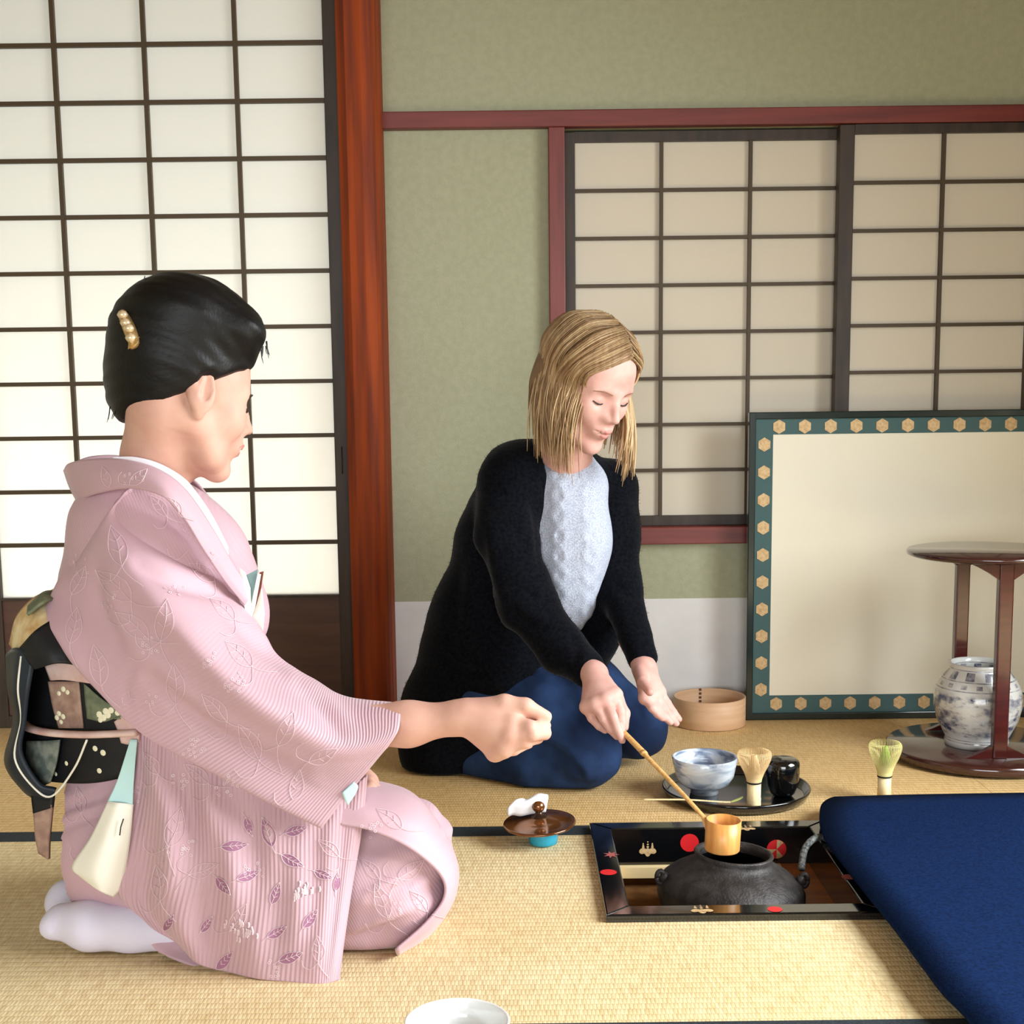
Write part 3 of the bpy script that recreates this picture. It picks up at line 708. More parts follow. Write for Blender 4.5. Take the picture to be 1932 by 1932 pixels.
lathe('knob_collar', [(.0155, .0145), (.012, .0185), (.007, .021), (.006, .024)], ld, 'bronze_dark', lid, 24, axis=la)
lathe('knob', [(.0, .0235), (.006, .024), (.0105, .0285), (.0122, .034), (.0105, .040), (.006, .044), (.0, .0455)], ld, 'bronze', lid, 28, axis=la)
# folded white cloth behind the knob
g = []
Yc = lY + .008
cols = [[(958, 1541), (968, 1538), (982, 1540), (1002, 1536), (1030, 1532)], [(960, 1522), (972, 1512), (985, 1516), (1005, 1511), (1034, 1508)], [(972, 1512), (982, 1506), (994, 1508), (1012, 1499), (1034, 1500)], [(980, 1516), (990, 1508), (1000, 1508), (1015, 1497), (1030, 1498)]]
for row, yy in zip(cols, (Yc - .006, Yc - .01, Yc + .004, Yc + .02)): g.append([P(a, b, yy) for a, b in row])
gg = patch_grid(g, 20, 14)
v, f = grid_vf(gg, 0.006); cl = mk('folded_cloth', v, f, 'white_cloth', None, True); tag(cl, 'folded white linen cloth tucked behind the lid knob', 'cloth')

# --- white bowl at the near edge
wbc = P(862, 1900, 1.5); wr_ = S(105.5, 1.5); zr = P(862, 1883, 1.5 + wr_).z
wb_ = lathe('white_bowl', [(0, .004), (.02, .004), (.022, .0), (.026, 0), (.027, .008), (.04, .014), (wr_ * .82, zr * .4), (wr_ * .97, zr * .8), (wr_, zr), (wr_ - .0016, zr + .001), (wr_ - .004, zr - .001), (wr_ * .92, zr * .78), (wr_ * .78, zr * .42), (.03, .018), (0, .016)], (wbc.x, 1.5, 0.0), 'white_porcelain', None, 72)
tag(wb_, 'white porcelain bowl cut off by the bottom edge of the picture', 'bowl')

# --- bentwood ring
rr = S(70, 3.15); rY = PZ(1338, 1381).y + rr; rc = Vector((P(1338, 1380, rY).x, rY, 0)); rh = 0.067
ring = empty('bentwood_pot', rc, 'pale bentwood waste water pot by the white wall', 'pot')
lathe('wall', [(rr - .0005, .001), (rr, .002), (rr, rh - .001), (rr - .002, rh), (rr - .005, rh - .001), (rr - .005, .004)], rc, 'pale_wood', ring, 64)
lathe('bottom', [(rr - .005, .003), (rr - .005, .008), (0, .008)], rc, 'pale_wood', ring, 64)
mat('stitch', (96, 60, 34), 0.7)
for k in range(6):
    a = math.radians(98); z_ = 0.014 + k * 0.0095; p_ = rc + Vector(((rr - .0055) * math.cos(a), (rr - .0055) * math.sin(a), z_))
    box('bark_stitch', p_.x - .003, p_.x + .003, p_.y - .001, p_.y + .0005, p_.z, p_.z + .0055, 'stitch', ring)

# --- leaning screen with gold hexagons
YS = YD - 0.012
stop = lambda px, py: P(px, py, YS)
sx0 = P(1410, 1100, YS).x; sz0, sz1 = P(1411, 1358, YS).z, P(1413, 778, YS).z
sz0 = 0.001
sx1 = sx0 + 0.95
screen = empty('folding_screen', ((sx0 + sx1) / 2, YS, 0), 'low framed screen with a green border and gold hexagons leaning at the wall', 'screen')
lean = 0.0
fw = S(13, YS); bw_ = S(33, YS)
box('rail', sx0, sx1, YS, YS + 0.022, sz1 - fw, sz1, 'screen_rail', screen, .002); box('rail', sx0, sx1, YS, YS + 0.022, sz0, sz0 + fw, 'screen_rail', screen, .002)
box('stile', sx0, sx0 + fw, YS - .0005, YS + 0.022, sz0, sz1, 'screen_rail', screen, .002); box('stile', sx1 - fw, sx1, YS - .0005, YS + 0.022, sz0, sz1, 'screen_rail', screen, .002)
a0, a1, c0, c1 = sx0 + fw, sx1 - fw, sz0 + fw, sz1 - fw
bt = S(29, YS); bb = S(34, YS)
brd = MB(); brd.box(a0, a1, YS + .006, YS + .016, c1 - bt, c1); brd.box(a0, a1, YS + .006, YS + .016, c0, c0 + bb); brd.box(a0, a0 + bw_, YS + .006, YS + .016, c0 + bb, c1 - bt); brd.box(a1 - bw_, a1, YS + .006, YS + .016, c0 + bb, c1 - bt)
brd = brd.build('border_cloth', 'green_border', screen)
box('paper_panel', a0 + bw_, a1 - bw_, YS + .0075, YS + .015, c0 + bb, c1 - bt, 'screen_paper', screen)
hw = S(11.5, YS)
hv = [(0, 0, 0)] + [(hw * 1.12 * math.sin(2 * math.pi * i / 6) , 0, hw * 1.16 * math.cos(2 * math.pi * i / 6)) for i in range(6)]
hm = bpy.data.meshes.new('gold_hexagon'); hv2 = hv + [(x, -.0012, z) for x, y, z in hv]
hm.from_pydata(hv2, [], [(7, 8 + i, 8 + (i + 1) % 6) for i in range(6)] + [(1 + i, 8 + i, 8 + (i + 1) % 6, 1 + (i + 1) % 6) for i in range(6)]); hm.materials.append(MATS['gold'])
def hexa(x, z): link('gold_hexagon', hm, (x, YS + .0058, z), brd)
xt0 = P(1471, 803, YS).x; st = (P(1909, 799, YS).x - xt0) / 9; zt0 = c1 - bt * .5
k = 0
while xt0 + k * st < a1 - bw_: hexa(xt0 + k * st, zt0); hexa(P(1465, 1332, YS).x + k * st * .985, c0 + bb * .52); k += 1
zl0, zl1 = P(1438, 839, YS).z, P(1434, 1302, YS).z
for k in range(10):
    hexa(a0 + bw_ * .5, zl0 + (zl1 - zl0) * k / 9); hexa(a1 - bw_ * .5, zl0 + (zl1 - zl0) * k / 9)

# --- two-legged round stand with the blue and white jar
Yc = PZ(1850, 1474).y + S(179, 2.86); sc_ = Vector((P(1850, 1420, Yc).x, Yc, 0)); RB = S(179, Yc); RT = S(150, Yc)
stand = empty('round_stand', sc_, 'round two-legged dark red lacquer stand at the right edge', 'stand')
lathe('base_disc', [(0, .003), (RB * .95, .003), (RB, .008), (RB, .022), (RB - .004, .026), (0, .026)], sc_, 'stand_top', stand, 72)
ztp = P(1850, 1037, Yc).z
lathe('top_disc', [(0, ztp - .014), (RT * .93, ztp - .014), (RT * .99, ztp - .010), (RT, ztp - .004), (RT - .003, ztp), (0, ztp)], sc_, 'stand_top', stand, 72)
for (px, Yl, wpx) in ((1810, Yc + .125, 25), (1891, Yc - .115, 28)):
    x = P(px, 1250, Yl).x; hw_ = S(wpx, Yl) / 2
    lg = box('leg', x - hw_, x + hw_, Yl - .011, Yl + .011, .026, ztp - .014, 'red_brown_lacquer', stand, .003)
    for zz, sg in ((ztp - .0142, -1), (.0262, 1)):
        prof = [(-.075, 0), (-.06, .006), (-.035, .02), (-hw_, .034), (hw_, .034), (.035, .02), (.06, .006), (.075, 0)]
        if sg == 1: prof = [(a * .95, b * .75) for a, b in prof]
        n = len(prof); v = [(x + a, Yl + e, zz + sg * b) for e in (-.007, .007) for a, b in prof]
        f = [(i, (i + 1) % n, n + (i + 1) % n, n + i) for i in range(n)] + [tuple(range(n - 1, -1, -1)), tuple(range(n, 2 * n))]
        mk('bracket', v, f, 'red_brown_lacquer', lg)
def painted(name):
    m = bpy.data.materials.new(name); m.use_nodes = True; MATS[name] = m; nt = m.node_tree; b = nt.nodes['Principled BSDF']; N = nt.nodes.new; L = nt.links.new
    tcn = N('ShaderNodeTexCoord'); sep = N('ShaderNodeSeparateXYZ'); L(tcn.outputs['Object'], sep.inputs[0])
    def M_(op, a, bb=0.0):
        n = N('ShaderNodeMath'); n.operation = op
        for i, q in enumerate((a, bb)):
            if isinstance(q, (int, float)): n.inputs[i].default_value = q
            else: L(q, n.inputs[i])
        return n.outputs[0]
    def ramp(src, lo, hi):
        r = N('ShaderNodeMapRange'); r.inputs[1].default_value = lo; r.inputs[2].default_value = hi; r.clamp = True; L(src, r.inputs[0]); return r.outputs[0]
    z = sep.outputs['Z']
    mp = N('ShaderNodeMapping'); mp.inputs['Scale'].default_value = (1, 1, 2.4); L(tcn.outputs['Object'], mp.inputs[0])
    n1 = N('ShaderNodeTexNoise'); n1.inputs['Scale'].default_value = 21; n1.inputs['Detail'].default_value = 7; n1.inputs['Roughness'].default_value = .65; L(mp.outputs[0], n1.inputs['Vector'])
    land = ramp(n1.outputs['Fac'], .45, .56)
    body = M_('MULTIPLY', land, M_('MULTIPLY', ramp(z, .02, .03), ramp(z, .122, .112)))
    # painted border of blocks and lines below the rim
    ang = M_('ARCTAN2', sep.outputs['Y'], sep.outputs['X'])
    blk = M_('GREATER_THAN', M_('SINE', M_('MULTIPLY', ang, 11)), 0.1)
    band1 = M_('MULTIPLY', blk, M_('MULTIPLY', M_('GREATER_THAN', z, .147), M_('LESS_THAN', z, .163)))
    dot = M_('GREATER_THAN', M_('SINE', M_('MULTIPLY', ang, 16)), 0.35)
    band2 = M_('MULTIPLY', dot, M_('MULTIPLY', M_('GREATER_THAN', z, .131), M_('LESS_THAN', z, .139)))
    tot = M_('MAXIMUM', body, M_('MAXIMUM', band1, band2))
    for zl in (.1445, .1265, .166, .0175, .0125):
        tot = M_('MAXIMUM', tot, M_('MULTIPLY', M_('LESS_THAN', M_('ABSOLUTE', M_('SUBTRACT', z, zl)), .0011), 0.8))
    n2 = N('ShaderNodeTexNoise'); n2.inputs['Scale'].default_value = 60; L(tcn.outputs['Object'], n2.inputs['Vector'])
    tot = M_('MULTIPLY', tot, ramp(n2.outputs['Fac'], .2, .7))
    mx = N('ShaderNodeMix'); mx.data_type = 'RGBA'; L(tot, mx.inputs[0]); mx.inputs[6].default_value = srgb(214, 214, 210); mx.inputs[7].default_value = srgb(36, 48, 94)
    L(mx.outputs[2], b.inputs['Base Color']); b.inputs['Roughness'].default_value = .15; b.inputs['Coat Weight'].default_value = .4
painted('blue_and_white')
vc = Vector((P(1841, 1420, Yc + .0).x, Yc, .0265)); vs = S(1, Yc)
prof = [(0, .004), (.046, .004), (.05, 0), (.0655, 0), (.066, .012), (.064, .016), (.072, .03), (.0835, .055), (.0905, .085), (.0905, .105), (.086, .125), (.076, .143), (.062, .162), (.0585, .166), (.061, .171), (.062, .1755), (.059, .177), (.055, .174), (.053, .165), (.06, .15), (.075, .12), (.075, .07), (.05, .02), (0, .015)]
tag(lathe('water_jar', prof, vc, 'blue_and_white', None, 72), 'blue and white painted porcelain water jar on the round stand', 'jar')

# --- navy felt mat, edge lifted clear of the tatami
edge = [(1932 + 250, 1492, .03), (1760, 1498, .032), (1600, 1502, .034), (1570, 1504, .035), (1551, 1516, .036), (1546, 1536, .036), (1550, 1562, .036), (1566, 1592, .036), (1620, 1662, .036), (1690, 1748, .036), (1760, 1842, .036), (1785, 1872, .035), (1815, 1902, .034), (1850, 1945, .033), (1930, 2040, .03), (2010, 2130, .03)]
ep = [PZ(a, b, c) for a, b, c in edge]
ep = crom([tuple(p) for p in ep], 90); ctr = np.array([1.3, 1.9, 0.02])
rows = [];
for t in np.linspace(0, 1, 14):
    q = ep * (1 - t) + ctr * t; q[:, 2] = ep[:, 2] * (1 - t) ** 2 + 0.03 * (1 - (1 - t) ** 2) + 0.004 * np.sin(q[:, 0] * 9) * t
    rows.append(q)
v, f = grid_vf(np.array(rows), 0.008)
bm = bmesh.new()
felt = mk('felt_mat', v, f, 'navy_felt', None, True); tag(felt, 'large navy blue felt mat with a rounded corner overlapping the hearth', 'mat')
# ------------------------------------------------------------------ people: shared builders
FIG = 0.963                             # depth of the figures as set by where they touch the floor
P0 = P
def P(px, py, Y): return P0(px, py, Y * FIG)
SDF.RS = FIG
def V3(p): return np.array(tuple(p), float)
mat('skin_pale', (208, 164, 146), 0.55, 0.3, noise=(26, (1, 1, 1), 0.25, (198, 150, 134)), bump=(380, (1, 1, 1), 0.12, 0.0006))
mat('skin_rosy', (218, 172, 160), 0.55, 0.3, noise=(30, (1, 1, 1), 0.3, (206, 152, 140)), bump=(380, (1, 1, 1), 0.12, 0.0006))
mat('lip_soft', (190, 118, 110), 0.45, 0.35)
mat('lip_rosy', (206, 140, 132), 0.45, 0.35)
mat('lash', (44, 32, 28), 0.6)
mat('brow_brown', (150, 112, 88), 0.8)
mat('brow_black', (50, 40, 36), 0.8)
mat('nail', (244, 206, 196), 0.25, 0.5)

def frame(fwd_yaw, pitch, roll=0.0):
    """head axes: x forward, y to the left, z up; yaw measured from world +X towards +Y; pitch>0 looks down"""
    return np.array((Matrix.Rotation(fwd_yaw, 3, 'Z') @ Matrix.Rotation(pitch, 3, 'Y') @ Matrix.Rotation(roll, 3, 'X')))
def head_mesh(h=0.003, mouth_open=0.0, smile=0.0, scale=1.0, neck=None):
    """neck: list of (local point, radius) under the skull. Returns local verts/faces."""
    s = SDF((-0.14, -0.1, -0.2), (0.135, 0.1, 0.14), h); s.RS = 1.0
    s.ell((-.014, 0, .038), (.092, .073, .086), 0)
    s.ell((.04, 0, .03), (.05, .062, .06), .03)
    s.ell((.042, 0, -.03), (.046, .054, .07), .035)
    for sy in (-1, 1):
        s.cap((-.002, sy * .05, -.042), (.045, sy * .034, -.086), .016, .015, .03)
        s.cap((.045, sy * .034, -.086), (.074, sy * .008, -.101), .015, .014, .025)
        s.ell((.062, sy * .036, -.026), (.024, .021, .024), .025)
        s.cap((.086, sy * .012, .016), (.072, sy * .043, .017), .007, .006, .016)
    s.ell((.08, 0, -.102), (.014, .017, .013), .016)
    for sy in (-1, 1): s.ell((.098, sy * .0315, .001), (.017, .019, .0125), .014, 'sub')
    for sy in (-1, 1): s.ell((.0735, sy * .0315, .0005), (.0128, .0148, .0122), .004)
    s.chain([(.09, 0, .016), (.1, 0, -.006), (.113, 0, -.026)], [.0065, .0068, .0085], .010)
    for sy in (-1, 1):
        s.cap((.083, sy * .010, .0), (.0905, sy * .0115, -.026), .008, .0095, .012)
        s.ell((.1005, sy * .0098, -.0315), (.0095, .0066, .0062), .009)
    s.ell((.085, 0, -.058), (.02, .026, .022), .018)
    s.chain([(.0905, -.021, -.0585), (.1015, -.007, -.0545), (.1015, .007, -.0545), (.0905, .021, -.0585)], [.0032, .0052, .0052, .0032], .006)
    s.chain([(.0895, -.019, -.0625), (.0985, 0, -.067), (.0895, .019, -.0625)], [.0032, .0062, .0032], .006)
    s.chain([(.094, -.0235 , -.0600 + smile), (.1055, 0, -.0612), (.094, .0235, -.0600 + smile)], [.0012, .0016 + mouth_open, .0012], .0025, op='sub')
    for p, r in zip(neck[:-1], neck[1:]): s.cap(p[0], r[0], p[1], r[1], .03)
    for sy in (-1, 1):
        R = np.array(Matrix.Rotation(sy * math.radians(18), 3, 'Z') @ Matrix.Rotation(math.radians(-14), 3, 'Y'))
        s.ell((-.010, sy * .0755, .001), (.0225, .0085, .0385), .006, R=R)
        s.ell((-.008, sy * .0855, .009), (.0135, .0085, .0245), .003, 'sub', R=R)
        s.cap((-.012, sy * .079, .018), (-.014, sy * .0785, -.008), .003, .0035, .004)
        s.ell((-.004, sy * .0825, -.006), (.0065, .006, .009), .003, 'sub', R=R)
        s.cap((-.001, sy * .0765, .012), (.001, sy * .077, -.010), .0032, .004, .003)
        s.ell((-.004, sy * .072, -.034), (.0095, .0065, .0105), .006)
    V, Fq = s.mesh(); V = relax(V, Fq, 2, .4)
    return V * scale, Fq
def xf(V, R, org): return np.asarray(V) @ np.asarray(R).T + V3(org)
def hand_sdf(s, wrist, mcps, fingers, frads, thumb, trads, palm_r, back, k=.008):
    """palm from wrist to the knuckles, then fingers as chains rooted at the knuckles"""
    wr = V3(wrist)
    for m, r in zip(mcps, palm_r): s.cap(wr * .35 + V3(m) * .65 * 1.0 if False else wr, m, r * 1.15, r, k * 1.5)
    for i in range(len(mcps) - 1): s.cap(mcps[i], mcps[i + 1], palm_r[i], palm_r[i + 1], k)
    for f, r in zip(fingers, frads): s.chain(f, r, .0035)
    s.chain(thumb, trads, .006)
    return s
def bounds(pts, pad):
    a = np.array([tuple(p) for p in pts]); return a.min(0) - pad, a.max(0) + pad
from mathutils.bvhtree import BVHTree
def bvh_of(objs):
    vs, fs, k = [], [], 0
    for o in objs:
        org = ORG[o]
        for v in o.data.vertices: vs.append(v.co + org)
        for p in o.data.polygons: fs.append([i + k for i in p.vertices])
        k = len(vs)
    return BVHTree.FromPolygons(vs, fs)
def cast(bvh, px, py):
    d = ray(px, py).normalized(); loc, n, i, dist = bvh.ray_cast(Vector((0, 0, CAMH)), d)
    if loc is None: return None, None
    return loc, (n if n.dot(d) < 0 else -n)

RT = np.array(RCAM.transposed())
def creases(V, Nn, segs):
    """press soft valleys (and raised lips beside them) into cloth along lines given on the photograph; offsets are along the cloth normal"""
    q = (V - np.array([0, 0, CAMH])) @ RT.T; px = np.stack([CX + F * q[:, 0] / -q[:, 2], CY - F * q[:, 1] / -q[:, 2]], 1); out = np.zeros(len(V))
    for pts, depth, wid in segs:
        c = crom(pts, 14); best = np.full(len(V), 1e9); sgn = np.zeros(len(V)); tt = np.zeros(len(V))
        for i in range(len(c) - 1):
            a, d = c[i], c[i + 1] - c[i]; t = np.clip(((px - a) @ d) / (d @ d), 0, 1); r = px - a - t[:, None] * d; dist = np.hypot(r[:, 0], r[:, 1]); m = dist < best
            best[m] = dist[m]; sgn[m] = np.sign(d[0] * r[m, 1] - d[1] * r[m, 0]); tt[m] = (i + t[m]) / (len(c) - 1)
        env = np.sin(np.pi * np.clip(tt * .9 + .05, 0, 1)) ** .6
        out += env * (-depth * np.exp(-(best / wid) ** 2) + depth * .6 * np.exp(-((best - 1.9 * wid) / (1.2 * wid)) ** 2) * (sgn < 0))
    return V + Nn * (out * (Nn[:, 1] < .3))[:, None]
def vnormals(V, Fq):
    n = np.zeros_like(V); a, b, c = V[Fq[:, 0]], V[Fq[:, 1]], V[Fq[:, 2]]; fn = np.cross(b - a, c - a)
    for k in range(4): np.add.at(n, Fq[:, k], fn)
    return n / (np.linalg.norm(n, axis=1)[:, None] + 1e-12)
# ------------------------------------------------------------------ woman in the pink kimono
def fabric(name, rgb, rib=0.0, rib_n=1.0, rough=0.62, sheen=0.25, fade=False):
    m = mat(name, rgb, rough, 0.35, sheen=sheen, noise=(7, (1, 1, 1), 0.2, tuple(int(c * .965) for c in rgb)))
    nt = m.node_tree; b = nt.nodes['Principled BSDF']; N = nt.nodes.new; L = nt.links.new
    if rib:
        uv = N('ShaderNodeUVMap'); uv.uv_map = 'uv'; sp = N('ShaderNodeSeparateXYZ'); L(uv.outputs[0], sp.inputs[0])
        n = N('ShaderNodeTexNoise'); n.inputs['Scale'].default_value = 9; L(uv.outputs[0], n.inputs['Vector'])
        a = N('ShaderNodeMath'); a.operation = 'MULTIPLY_ADD'; L(n.outputs['Fac'], a.inputs[0]); a.inputs[1].default_value = 2.4; 
        c = N('ShaderNodeMath'); c.operation = 'MULTIPLY'; L(sp.outputs['X'], c.inputs[0]); c.inputs[1].default_value = rib_n; L(c.outputs[0], a.inputs[2])
        s = N('ShaderNodeMath'); s.operation = 'SINE'; L(a.outputs[0], s.inputs[0])
        bp = N('ShaderNodeBump'); bp.inputs['Strength'].default_value = rib; fd = N('ShaderNodeMapRange'); fd.interpolation_type = 'SMOOTHSTEP'; fd.inputs[1].default_value = 0.2 if fade else -2; fd.inputs[2].default_value = 0.6 if fade else -1; fd.inputs[4].default_value = rib; L(sp.outputs['X'], fd.inputs[0]); L(fd.outputs[0], bp.inputs['Strength']); bp.inputs['Distance'].default_value = 0.0016; L(s.outputs[0], bp.inputs['Height']); L(bp.outputs[0], b.inputs['Normal'])
    else:
        geo = N('ShaderNodeNewGeometry'); n = N('ShaderNodeTexNoise'); n.inputs['Scale'].default_value = 650; L(geo.outputs['Position'], n.inputs['Vector'])
        bp = N('ShaderNodeBump'); bp.inputs['Strength'].default_value = .25; bp.inputs['Distance'].default_value = 0.001; L(n.outputs['Fac'], bp.inputs['Height']); L(bp.outputs[0], b.inputs['Normal'])
    return m
PINK = (199, 164, 175)
fabric('kimono_pink', PINK)
fabric('kimono_ribbed', PINK, 0.36, 2 * math.pi * 175); fabric('kimono_sleeve', PINK, 0.36, 2 * math.pi * 175, fade=True)
fabric('kimono_ribbed_soft', PINK, 0.12, 2 * math.pi * 150)
mat('lining_white', (240, 238, 226), 0.7, 0.3); mat('lining_teal', (186, 222, 224), 0.7, 0.3)
mat('collar_white', (236, 236, 246), 0.7, 0.3)
mat('tabi_white', (222, 218, 238), 0.85, 0.2, bump=(500, (1, 1, 1), .2, .001))
mat('hair_black', (11, 10, 11), 0.5, 0.3, noise=(60, (1, 1, 1), .4, (6, 6, 7)), bump=(90, (1, 6, 2), 0.25, 0.002))
mat('obi_black', (20, 22, 27), 0.55, 0.4, noise=(30, (1, 1, 1), .4, (12, 14, 18)), bump=(300, (1, 1, 1), .2, .001))
mat('obi_navy', (30, 40, 52), 0.5, 0.4); mat('obi_brown', (150, 120, 108), 0.65, 0.3, noise=(70, (1, 1, 1), .5, (176, 146, 130)))
mat('obi_green', (128, 134, 108), 0.65, 0.3, noise=(50, (1, 1, 1), .6, (96, 106, 84)), bump=(90, (1, 1, 1), .6, .002))
mat('obi_gray', (140, 146, 136), 0.65, 0.3, noise=(60, (1, 1, 1), .7, (92, 104, 98)))
mat('obi_gold', (190, 150, 96), 0.5, 0.4, noise=(30, (1, 1, 1), .5, (230, 214, 170)))
mat('pink_sash', (226, 200, 194), 0.7, 0.3, noise=(30, (1, 1, 1), .3, (206, 168, 160)))
mat('gold_clip', (196, 160, 104), 0.3, 0.5, metal=.7); mat('pearl', (214, 190, 152), .25, .5, metal=.3, coat=.5)
mat('paper_brown', (120, 60, 40), .7); mat('paper_teal', (120, 150, 150), .7); mat('petal', (240, 236, 206), .6)

KB = P(330, 1760, 2.03); KB.z = 0
kw = empty('person', KB, 'woman in a pink patterned kimono kneeling at the left with one arm stretched out', 'person')
# --- body: head, neck, arms under the clothes, as one skin mesh
YH_ = 1.985
Rk = frame(math.radians(36), math.radians(17), math.radians(-2))
HSK = 0.925 * FIG
ear_loc = V3((-.010, -.076, .0)) * HSK
horg = V3(P(379, 735, YH_ - .06)) - Rk @ ear_loc
nb = Rk.T @ (V3(P(290, 925, 2.02)) - horg) / HSK
Vh, Fh = head_mesh(.003, .0012, .003, HSK, neck=[((-.03, 0, -.04), .055), (tuple(V3((-.03, 0, -.04)) * .4 + nb * .6), .050), (tuple(nb), .046)])
Vh = xf(Vh, Rk, horg)
def Hk(p): return Rk @ (V3(p) * HSK) + horg
# right forearm and closed hand
YA = 1.875
e_ = [P(560, 1375, 1.90), P(770, 1366, 1.885), P(868, 1354, YA)]
mc = [P(966, 1362, YA - .018), P(962, 1388, YA - .026), P(950, 1410, YA - .024), P(934, 1420, YA - .012)]
fing = [[mc[0], P(1000, 1371, YA - .03), P(1026, 1374, YA - .012), P(1030, 1368, YA + .006)],
        [mc[1], P(1004, 1386, YA - .034), P(1028, 1384, YA - .014), P(1022, 1378, YA + .006)],
        [mc[2], P(990, 1400, YA - .03), P(1014, 1392, YA - .006), P(1000, 1384, YA + .014)],
        [mc[3], P(970, 1414, YA - .014), P(996, 1402, YA + .006), P(985, 1392, YA + .022)]]
fr = [[.0115, .0095, .0088, .0075], [.0118, .0095, .0088, .0075], [.011, .009, .0085, .007], [.010, .0085, .0078, .0065]]
th = [P(905, 1340, YA), P(952, 1327, YA - .008), P(992, 1332, YA - .012), P(1030, 1352, YA - .008)]
tr = [.017, .0125, .0108, .0088]
lo, hi = bounds(e_ + mc + th + [p for q in fing for p in q], .05)
s = SDF(lo, hi, .0026)
s.chain([V3(x) for x in e_], [.034, .029, .0225], .02)
wr = V3(P(885, 1352, YA)); s.cap(e_[2], wr, .0225, .022, .015)
for m_, r_ in zip(mc, (.015, .0145, .0135, .012)): s.cap(wr, m_, .0185, r_, .012)
for i in range(3): s.cap(mc[i], mc[i + 1], .0145, .013, .006)
s.ell(P(925, 1365, YA - .005), (.03, .02, .032), .015)
for f_, r_ in zip(fing, fr): s.chain([V3(p) for p in f_], r_, .003)
s.ell(P(985, 1356, YA - .002), (.02, .012, .012), .006)
s.chain([V3(p) for p in th], tr, .006)
Va, Fa = s.mesh(); Va = relax(Va, Fa, 2, .4)
# left hand resting on the lap
YL = 1.965
s = SDF(*bounds([P(660, 1440, YL), P(760, 1550, YL), P(700, 1480, YL + .1), P(700, 1480, YL - .08)], .02), .003)
s.chain([V3(P(640, 1440, YL + .05)), V3(P(690, 1478, YL + .01))], [.024, .02], .01)
for i, (a, b, c) in enumerate((((696, 1474), (722, 1504), (748, 1534)), ((698, 1484), (718, 1512), (738, 1538)), ((692, 1492), (706, 1518), (720, 1540)))):
    s.chain([V3(P(*a, YL - .004 - .012 * i)), V3(P(*b, YL - .006 - .014 * i)), V3(P(*c, YL - .004 - .014 * i))], [.0092, .008, .0062], .003)
Vl, Fl = s.mesh()
# covered torso
s = SDF(*bounds([P(150, 900, 1.85), P(480, 1560, 2.2)], .08), .012)
s.cap(P(290, 960, 2.02), P(290, 1200, 2.06), .05, .075, .05); s.cap(P(290, 1200, 2.06), P(290, 1500, 2.07), .075, .075, .05)
s.cap(P(430, 1300, 1.925), e_[0], .026, .03, .02)
Vt, Ft = s.mesh()
v, f = join((Vh, Fh), (Va, Fa), (Vl, Fl), (Vt, Ft))
body = mk('body', v, f, 'skin_pale', kw, True, org=KB)
# lips, lashes, brow
def strip(name, pts, rad, m, par, **kw_): return tube(name, pts, rad, m, par, n=6, **kw_)
strip('lip', [Hk((.093, -.02, -.0585)), Hk((.1035, -.008, -.0545)), Hk((.1055, 0, -.056)), Hk((.1035, .008, -.0545)), Hk((.093, .02, -.0585))], [.002, .0048, .005, .0048, .002], 'lip_soft', body, sub=16)
strip('lip', [Hk((.092, -.018, -.0625)), Hk((.101, 0, -.0675)), Hk((.092, .018, -.0625))], [.002, .0058, .002], 'lip_soft', body, sub=14)
for sy in (-1, 1):
    strip('eyelash', [Hk((.0835, sy * .045, -.002)), Hk((.0885, sy * .036, -.0045)), Hk((.089, sy * .027, -.005)), Hk((.085, sy * .019, -.004))], [.0012, .0016, .0016, .001], 'lash', body, sub=12)
    strip('eyebrow', [Hk((.082, sy * .048, .018)), Hk((.0905, sy * .034, .0225)), Hk((.0945, sy * .017, .019))], [.0014, .0026, .002], 'brow_black', body, sub=10, flat=.5)
# --- hair: swept up, black
s = SDF((-.19, -.13, -.16), (.16, .13, .2), .0045); s.RS = 1.0
HS = lambda px, py, dy=0.0: Rk.T @ (V3(P(px, py, YH_ + dy)) - horg) / FIG
s.ell((-.012, 0, .046), (.1, .086, .088), 0)
s.ell(HS(362, 608), (.092, .084, .066), .02)
s.ell(HS(305, 632), (.07, .078, .076), .02)
s.ell(HS(272, 622, -.01), (.046, .056, .056), .012)
s.ell(HS(262, 690, .0), (.045, .07, .06), .02)
s.ell(HS(290, 746, .0), (.055, .079, .045), .02)
s.ell(HS(266, 754, .0), (.036, .066, .038), .02)
s.ell(HS(440, 625), (.04, .062, .03), .03)
